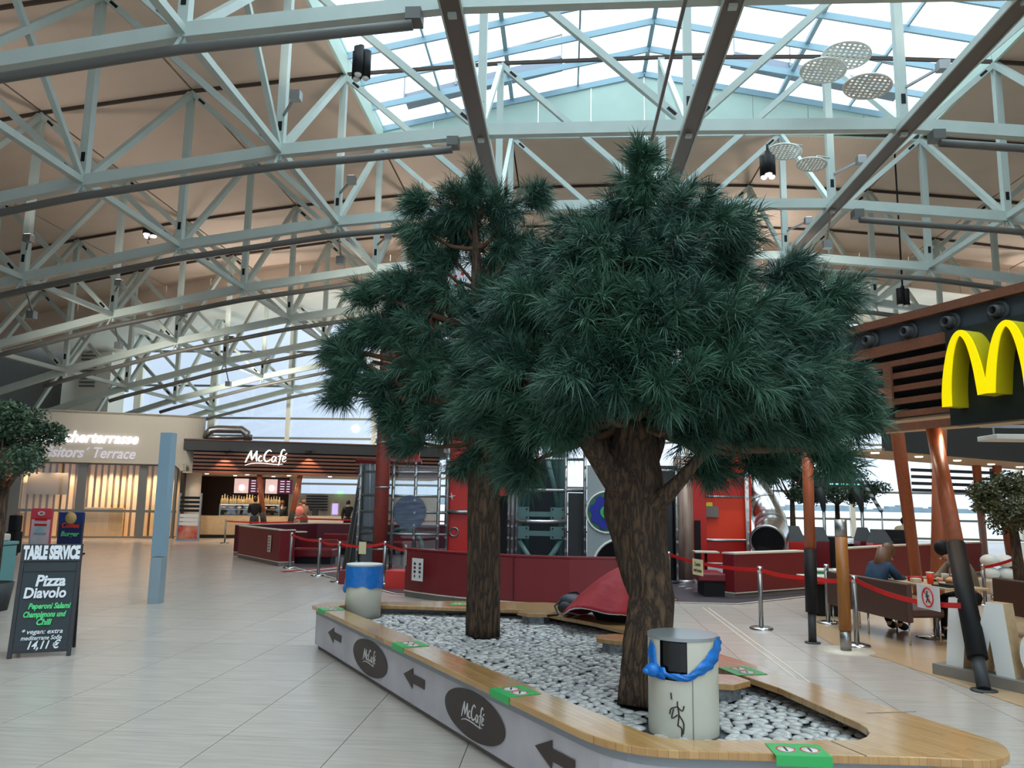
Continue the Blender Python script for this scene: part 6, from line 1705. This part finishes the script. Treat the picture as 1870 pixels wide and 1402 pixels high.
# magazine stand
p = KP(343, 980, -.5); ms = thing('magazine_stand', 'tall magazine stand with black and white shelves and red poster foot', 'stand', (p.x, p.y, 0), kang)
for s_ in (-1, 1): MB().box((s_ * .4, 0, .95), (.06, .3, 1.9)).build('side_panel', M['steel'], ms)
for k in range(4): MB().box((0, .02 - .02 * k, 1.2 + k * .17), (.74, .2, .1)).build('shelf', M['black'], ms)
for k in range(3): MB().box((0, -.05, .68 + k * .16), (.74, .05, .13)).build('leaflet_row', M['white'], ms)
MB().box((0, -.06, .33), (.74, .06, .5)).build('poster', mat('red_poster', rgb(190, 40, 36), .4, col2=rgb(210, 150, 120), scale=3), ms)
MB().box((0, 0, .03), (.84, .4, .06)).build('base', M['steel'], ms)
# air duct on the roof
a, b = KP(372, 803, 1.2), KP(452, 803, 1.2); z = ZK + .12
t = thing('air_duct', 'bent grey air duct lying on the cafe kiosk roof', 'duct', (a.x, a.y, ZK + .05))
MB().tube([(a.x, a.y, z + .05), a.lerp(b, .15) + Vector((0, 0, .42)), a.lerp(b, .3) + Vector((0, 0, .46)), a.lerp(b, .85) + Vector((0, 0, .44)), a.lerp(b, .97) + Vector((0, 0, .3)), (b.x, b.y, z)], .17, 14).build('duct_run', M['steel'], t, world=True)
MB().tube([a - kd * .6 + Vector((0, 0, .1)), b + kd * .2 + Vector((0, 0, .12))], .12, 12).build('lower_duct', M['steel'], t, world=True)
# guests at the cafe
p = KP(462, 985, -.55); person('standing man in black jacket seen from behind at the cafe counter', (p.x, p.y, 0), kang + PI + .1, standing(1.78, 'fwd', .02), (M['black'], M['charcoal'], M['black']), mat('dark_hair', rgb(40, 30, 24), .6), face=True)
p = KP(553, 985, 1.0); person('standing woman in brown with pink bag at the cafe counter', (p.x, p.y, 0), kang + PI + .5, standing(1.7, 'fwd', .1), (mat('brown_coat', rgb(120, 88, 70), .7), mat('brown_coat2', rgb(96, 74, 60), .7), M['black']), mat('auburn', rgb(120, 76, 50), .6))
q = p + Vector((-.12, -.32, 1.0)); o = tag(MB().ell((0, 0, .22), (.19, .12, .2), 14, 10).add([], []).build('shoulder_bag', mat('pink_fabric', rgb(226, 130, 120), .6)), 'pink bag on the back of the woman in brown', 'bag'); o.location = q
MB().tube([(-.1, 0, .4), (-.05, .05, .55), (.05, .12, .52)], .015, 6).build('strap', bpy.data.materials['pink_fabric'], o)
p = KP(633, 985, .3); person('standing woman in black with one hand on her hip at the cafe', (p.x, p.y, 0), kang + .2, standing(1.68, 'hip'), (M['black'], M['black'], M['black']), M['black'])
p = KP(512, 985, 3.2); person('cafe worker with brown hair behind the pastry display', (p.x, p.y, .0), kang, standing(1.62), (M['charcoal'], M['black'], M['black']), bpy.data.materials['auburn'])

# ================================================================== SIGNBOARD AND LEFT-EDGE ITEMS
sb_a, sb_b = at(12, 1203), at(129, 1197); sd = (sb_b - sb_a); sd.z = 0; wS = sd.length; sa = math.atan2(sd.y, sd.x); mid = (sb_a + sb_b) / 2
ab = thing('sandwich_board', 'black chalk sandwich board reading TABLE SERVICE on the left', 'signboard', (mid.x, mid.y, 0), sa)
hB = 1.24; tilt = .20; W_ = wS
FB = thing('board_front', None, None); FB.parent = ab; FB.rotation_euler = (-tilt, 0, 0); FB.location = (0, 0, 0)


def fr(mb): return mb.xf(Matrix.Rotation(-tilt, 4, 'X'))


C.objects.unlink(FB); bpy.data.objects.remove(FB)
fr(MB().box((0, .0, hB * .48), (W_ - .08, .02, hB * .88))).build('chalk_panel', M['chalk'], ab)
for s_ in (-1, 1): fr(MB().box((s_ * (W_ / 2 - .022), 0, hB / 2), (.045, .035, hB))).build('front_leg', M['blackboardframe'], ab, bevel=.004)
fr(MB().box((0, 0, hB - .10), (W_, .045, .20))).build('header_board', M['blackboardframe'], ab, bevel=.004)
fr(MB().box((0, -.014, hB - .30), (W_ - .1, .014, .018))).build('chalk_ledge', M['blackboardframe'], ab); fr(MB().box((0, 0, .10), (W_ - .05, .03, .06))).build('lower_rail', M['blackboardframe'], ab)
for s_ in (-1, 1): MB().beam((s_ * (W_ / 2 - .03), .26 + .3, 0), (s_ * (W_ / 2 - .03), .27, hB - .08), .035, .04).build('rear_leg', M['blackboardframe'], ab)
MB().add([(-W_ / 2 + .04, .50, .15), (W_ / 2 - .04, .50, .15), (W_ / 2 - .04, .28, hB - .1), (-W_ / 2 + .04, .28, hB - .1), (-W_ / 2 + .04, .52, .15), (W_ / 2 - .04, .52, .15), (W_ / 2 - .04, .30, hB - .1), (-W_ / 2 + .04, .30, hB - .1)], [(0, 1, 2, 3), (4, 7, 6, 5), (0, 4, 5, 1), (2, 6, 7, 3), (0, 3, 7, 4), (1, 5, 6, 2)]).build('rear_panel', M['chalk'], ab)


def board_text(txt, z, sz, m, x=0, shear=.0, sx=1, off_=.0, wmax=None):
    y0, z0 = -.028, z; ct, st_ = math.cos(-tilt), math.sin(-tilt)
    o = text('lettering', txt, sz, m, ab, (x, y0 * ct - z0 * st_, y0 * st_ + z0 * ct), (PI / 2 - tilt, 0, 0), .0008, shear, 'CENTER', off_, sx)
    if wmax:
        w0 = max(v.co.x for v in o.data.vertices) - min(v.co.x for v in o.data.vertices); o.scale = (wmax / w0, 1, 1)
    return o


board_text('TABLE SERVICE', hB - .165, .20, M['chalkwhite'], 0, 0, 1, .012, W_ * .93)
board_text('Pizza', hB - .47, .17, M['chalkwhite'], .02, .15, 1, .006, .30); board_text('Diavolo', hB - .60, .16, M['chalkwhite'], -.02, .1, 1, .005, .42)
board_text('Peperoni Salami', hB - .72, .085, M['chalkgreen'], .04, .25, 1, .003, .42); board_text('Champignons und', hB - .81, .085, M['chalkgreen'], 0, .25, 1, .003, .42); board_text('Chili', hB - .895, .09, M['chalkgreen'], 0, .25, 1, .003, .15)
board_text('* vegan: extra', hB - .99, .07, M['chalkwhite'], 0, .25, 1, .001, .40); board_text('mediterrane Soße', hB - 1.055, .065, M['chalkwhite'], 0, .25, 1, .001, .40); board_text('14,11 €', hB - 1.15, .12, M['chalkwhite'], .02, .3, 1, .003, .32)


def poster_board(px0, px1, pytop, Y, label, m1, m2, disc_):
    a, b = atY(px0, 960, Y), atY(px1, 960, Y); zt_b = atY((px0 + px1) / 2, pytop, Y).z; w_ = b.x - a.x
    t = thing('poster_stand', label, 'signboard', ((a.x + b.x) / 2, Y, 0), 0)
    MB().box((0, 0, zt_b / 2 + .03), (w_, .06, zt_b - .1)).build('frame', m1, t, bevel=.02)
    MB().box((0, .0, zt_b - .16), (w_, .075, .32)).build('header', m1 if not disc_ else mat('navy_header', rgb(30, 56, 120), .4), t, bevel=.02)
    MB().box((0, -.035, (zt_b - .34) / 2 + .04), (w_ * .88, .01, zt_b - .46)).build('poster', m2, t)
    MB().box((0, 0, .03), (w_ * .9, .5, .05)).build('foot', M['black'], t)
    if disc_: MB().lathe([(0, .02), (.17, .02), (.17, 0)], n=24).xf(Matrix.Rotation(PI / 2, 4, 'X')).xf(Matrix.Translation((0, -.04, zt_b - .17))).build('round_logo', mat('gold_disc', rgb(206, 176, 112), .4), t)
    else: MB().lathe([(.06, .01), (.13, .01)], n=20).xf(Matrix.Scale(.55, 4, (0, 1, 0))).xf(Matrix.Rotation(PI / 2, 4, 'X')).xf(Matrix.Translation((0, -.045, zt_b - .16))).build('oval_logo', M['whiteprint'], t)
    return t


t = poster_board(56, 95, 928, 25, 'pink poster stand with white oval behind the chalk board', mat('pink_frame', rgb(206, 70, 88), .4), mat('ice_poster', rgb(236, 190, 200), .4, col2=rgb(120, 190, 200), scale=2.2), False)
for z, m_ in ((.95, 'red'), (.78, 'red'), (.5, 'bluegrey')): MB().box((0, -.045, z), (.42, .006, .07)).build('print_block', M[m_], t)
t = poster_board(107, 153, 935, 23, 'navy chalk poster stand with gold disc behind the chalk board', mat('navy_frame', rgb(48, 60, 84), .5), M['denim'], True)
for z, m_, tx in ((.80, M['redorange'], 'Coffee'), (.55, M['chalkgreen'], 'Burger')): text('lettering', tx, .2, m_, t, (0, -.05, z), extrude=.001, shear=.2, align='CENTER', off=.004)
p = at(22, 1014); t = thing('wheeled_case', 'tall narrow black wheeled case near the left edge', 'suitcase', (p.x, p.y, 0))
MB().box((0, 0, .38), (.34, .28, .62)).build('lower_case', M['black'], t, bevel=.04); MB().box((0, 0, .92), (.28, .24, .46)).build('upper_case', M['black'], t, bevel=.04)
for s_ in (-1, 1): MB().tube([(s_ * .12 - .02, 0, .04), (s_ * .12 + .02, 0, .04)], .04, 12).build('wheel', M['charcoal'], t)
MB().tube([(-.1, .1, .7), (-.1, .1, 1.2), (.1, .1, 1.2), (.1, .1, .7)], .012, 8).build('handle', M['steel'], t)
p = atY(-3, 1040, 14.5); t = thing('teal_container', 'teal container with ribbed side cut by the left edge', 'container', (p.x, p.y, 0))
MB().box((0, 0, .42), (.36, .4, .8)).build('body', mat('teal_plastic', rgb(96, 150, 150), .45), t, bevel=.02); MB().box((0, 0, .86), (.40, .44, .06)).build('rim', bpy.data.materials['teal_plastic'], t, bevel=.01); MB().box((-.04, 0, .96), (.24, .3, .14)).build('contents', M['cream'], t, bevel=.03)
a, b = atY(2, 975, 16), atY(12, 850, 16); a.z = 0; t = leaning_pole('orange-brown pole with green sticker at the left edge', (a.x - .05, 16, 0), (b.x, 16, 3.2), .11, black=False)
c = Vector((a.x - .05, 16, 0)).lerp(Vector((b.x, 16, 3.2)), .53); MB().box((c.x + .02, 15.88, c.z), (.26, .02, .18)).build('green_sticker', M['green'], t, world=True)

# ================================================================== JACKET AND RUCKSACK ON THE BENCH DECK
jk = thing('draped_jacket', 'red jacket with white piping draped over a heap on the bench', 'jacket', (.56, 9.25, ZB))
nr, na = 18, 44; vs = []; fs = []
for i in range(nr + 1):
    s_ = i / nr
    for k in range(na):
        a_ = 2 * PI * k / na; R1 = .50 + .05 * math.sin(2 * a_ + 1) + .02 * math.sin(7 * a_)
        lift = .0 if not (PI * .95 < a_ < 1.72 * PI) else .13 * math.sin((a_ - PI * .95) / (PI * .77) * PI)
        z = .60 * (1 - s_ ** 1.5) + lift * s_ ** 3 + .018 * math.sin(6 * a_ + 3 * s_) * s_ + .01 * noise.noise(Vector((a_ * 2, s_ * 6, 0))) + .015
        cx_ = .22 * (1 - s_)
        vs.append((cx_ + R1 * s_ * math.cos(a_) * 1.05, R1 * s_ * math.sin(a_) * .95, z))
for i in range(nr):
    for k in range(na): fs.append((i * na + k, i * na + (k + 1) % na, (i + 1) * na + (k + 1) % na, (i + 1) * na + k))
o = MB().add(vs, fs, True).build('shell', M['redjacket'], jk); sm = o.modifiers.new('t', 'SOLIDIFY'); sm.thickness = .012
MB().tube([Vector(vs[nr * na + k % na]) + Vector((0, 0, .004)) for k in range(na + 1)], .009, 6, cap=False).build('piping', M['whiteprint'], jk)
MB().tube([(.0, -.30, .22), (.05, -.34, .16), (.02, -.38, .10)], .012, 6).build('zip_tape', M['whiteprint'], jk)
MB().ell((.1, .02, .16), (.36, .34, .26), 20, 10).build('dark_lining', M['black'], jk)
rk = thing('rucksack', 'black and grey rucksack lying beside the red jacket', 'bag', (.10, 9.62, ZB))
MB().ell((0, 0, .115), (.17, .15, .115), 18, 10).build('main_pouch', mat('dark_nylon', rgb(44, 48, 58), .5, bump=.3, scale=12), rk); MB().ell((-.06, -.1, .08), (.11, .07, .075), 14, 8).build('front_pocket', M['charcoal'], rk)
MB().tube([(-.12, -.05, .16), (-.2, -.15, .10), (-.16, -.26, .02), (-.28, -.32, .012)], .012, 6).build('strap', M['black'], rk); MB().tube([(.1, .05, .2), (.05, .0, .25), (-.05, .02, .22)], .012, 6).build('grab_handle', M['black'], rk)

# white lamp tray hanging inside the canopy at the right edge
c = atY(1850, 800, 11.2); t = thing('hanging_lamp_tray', 'white flat lamp tray hanging under the canopy at the right edge', 'lamp', c)
MB().box((0, 0, 0), (.7, .5, .07)).build('tray', M['white'], t, bevel=.01)
for x in (-.25, .25):
    MB().tube([(x, 0, .03), (x, 0, 3.3 - c.z)], .012, 6).build('hanger', M['steel'], t)
MB().box((0, 0, .16), (.85, .04, .04)).build('carrier_bar', M['steel'], t)
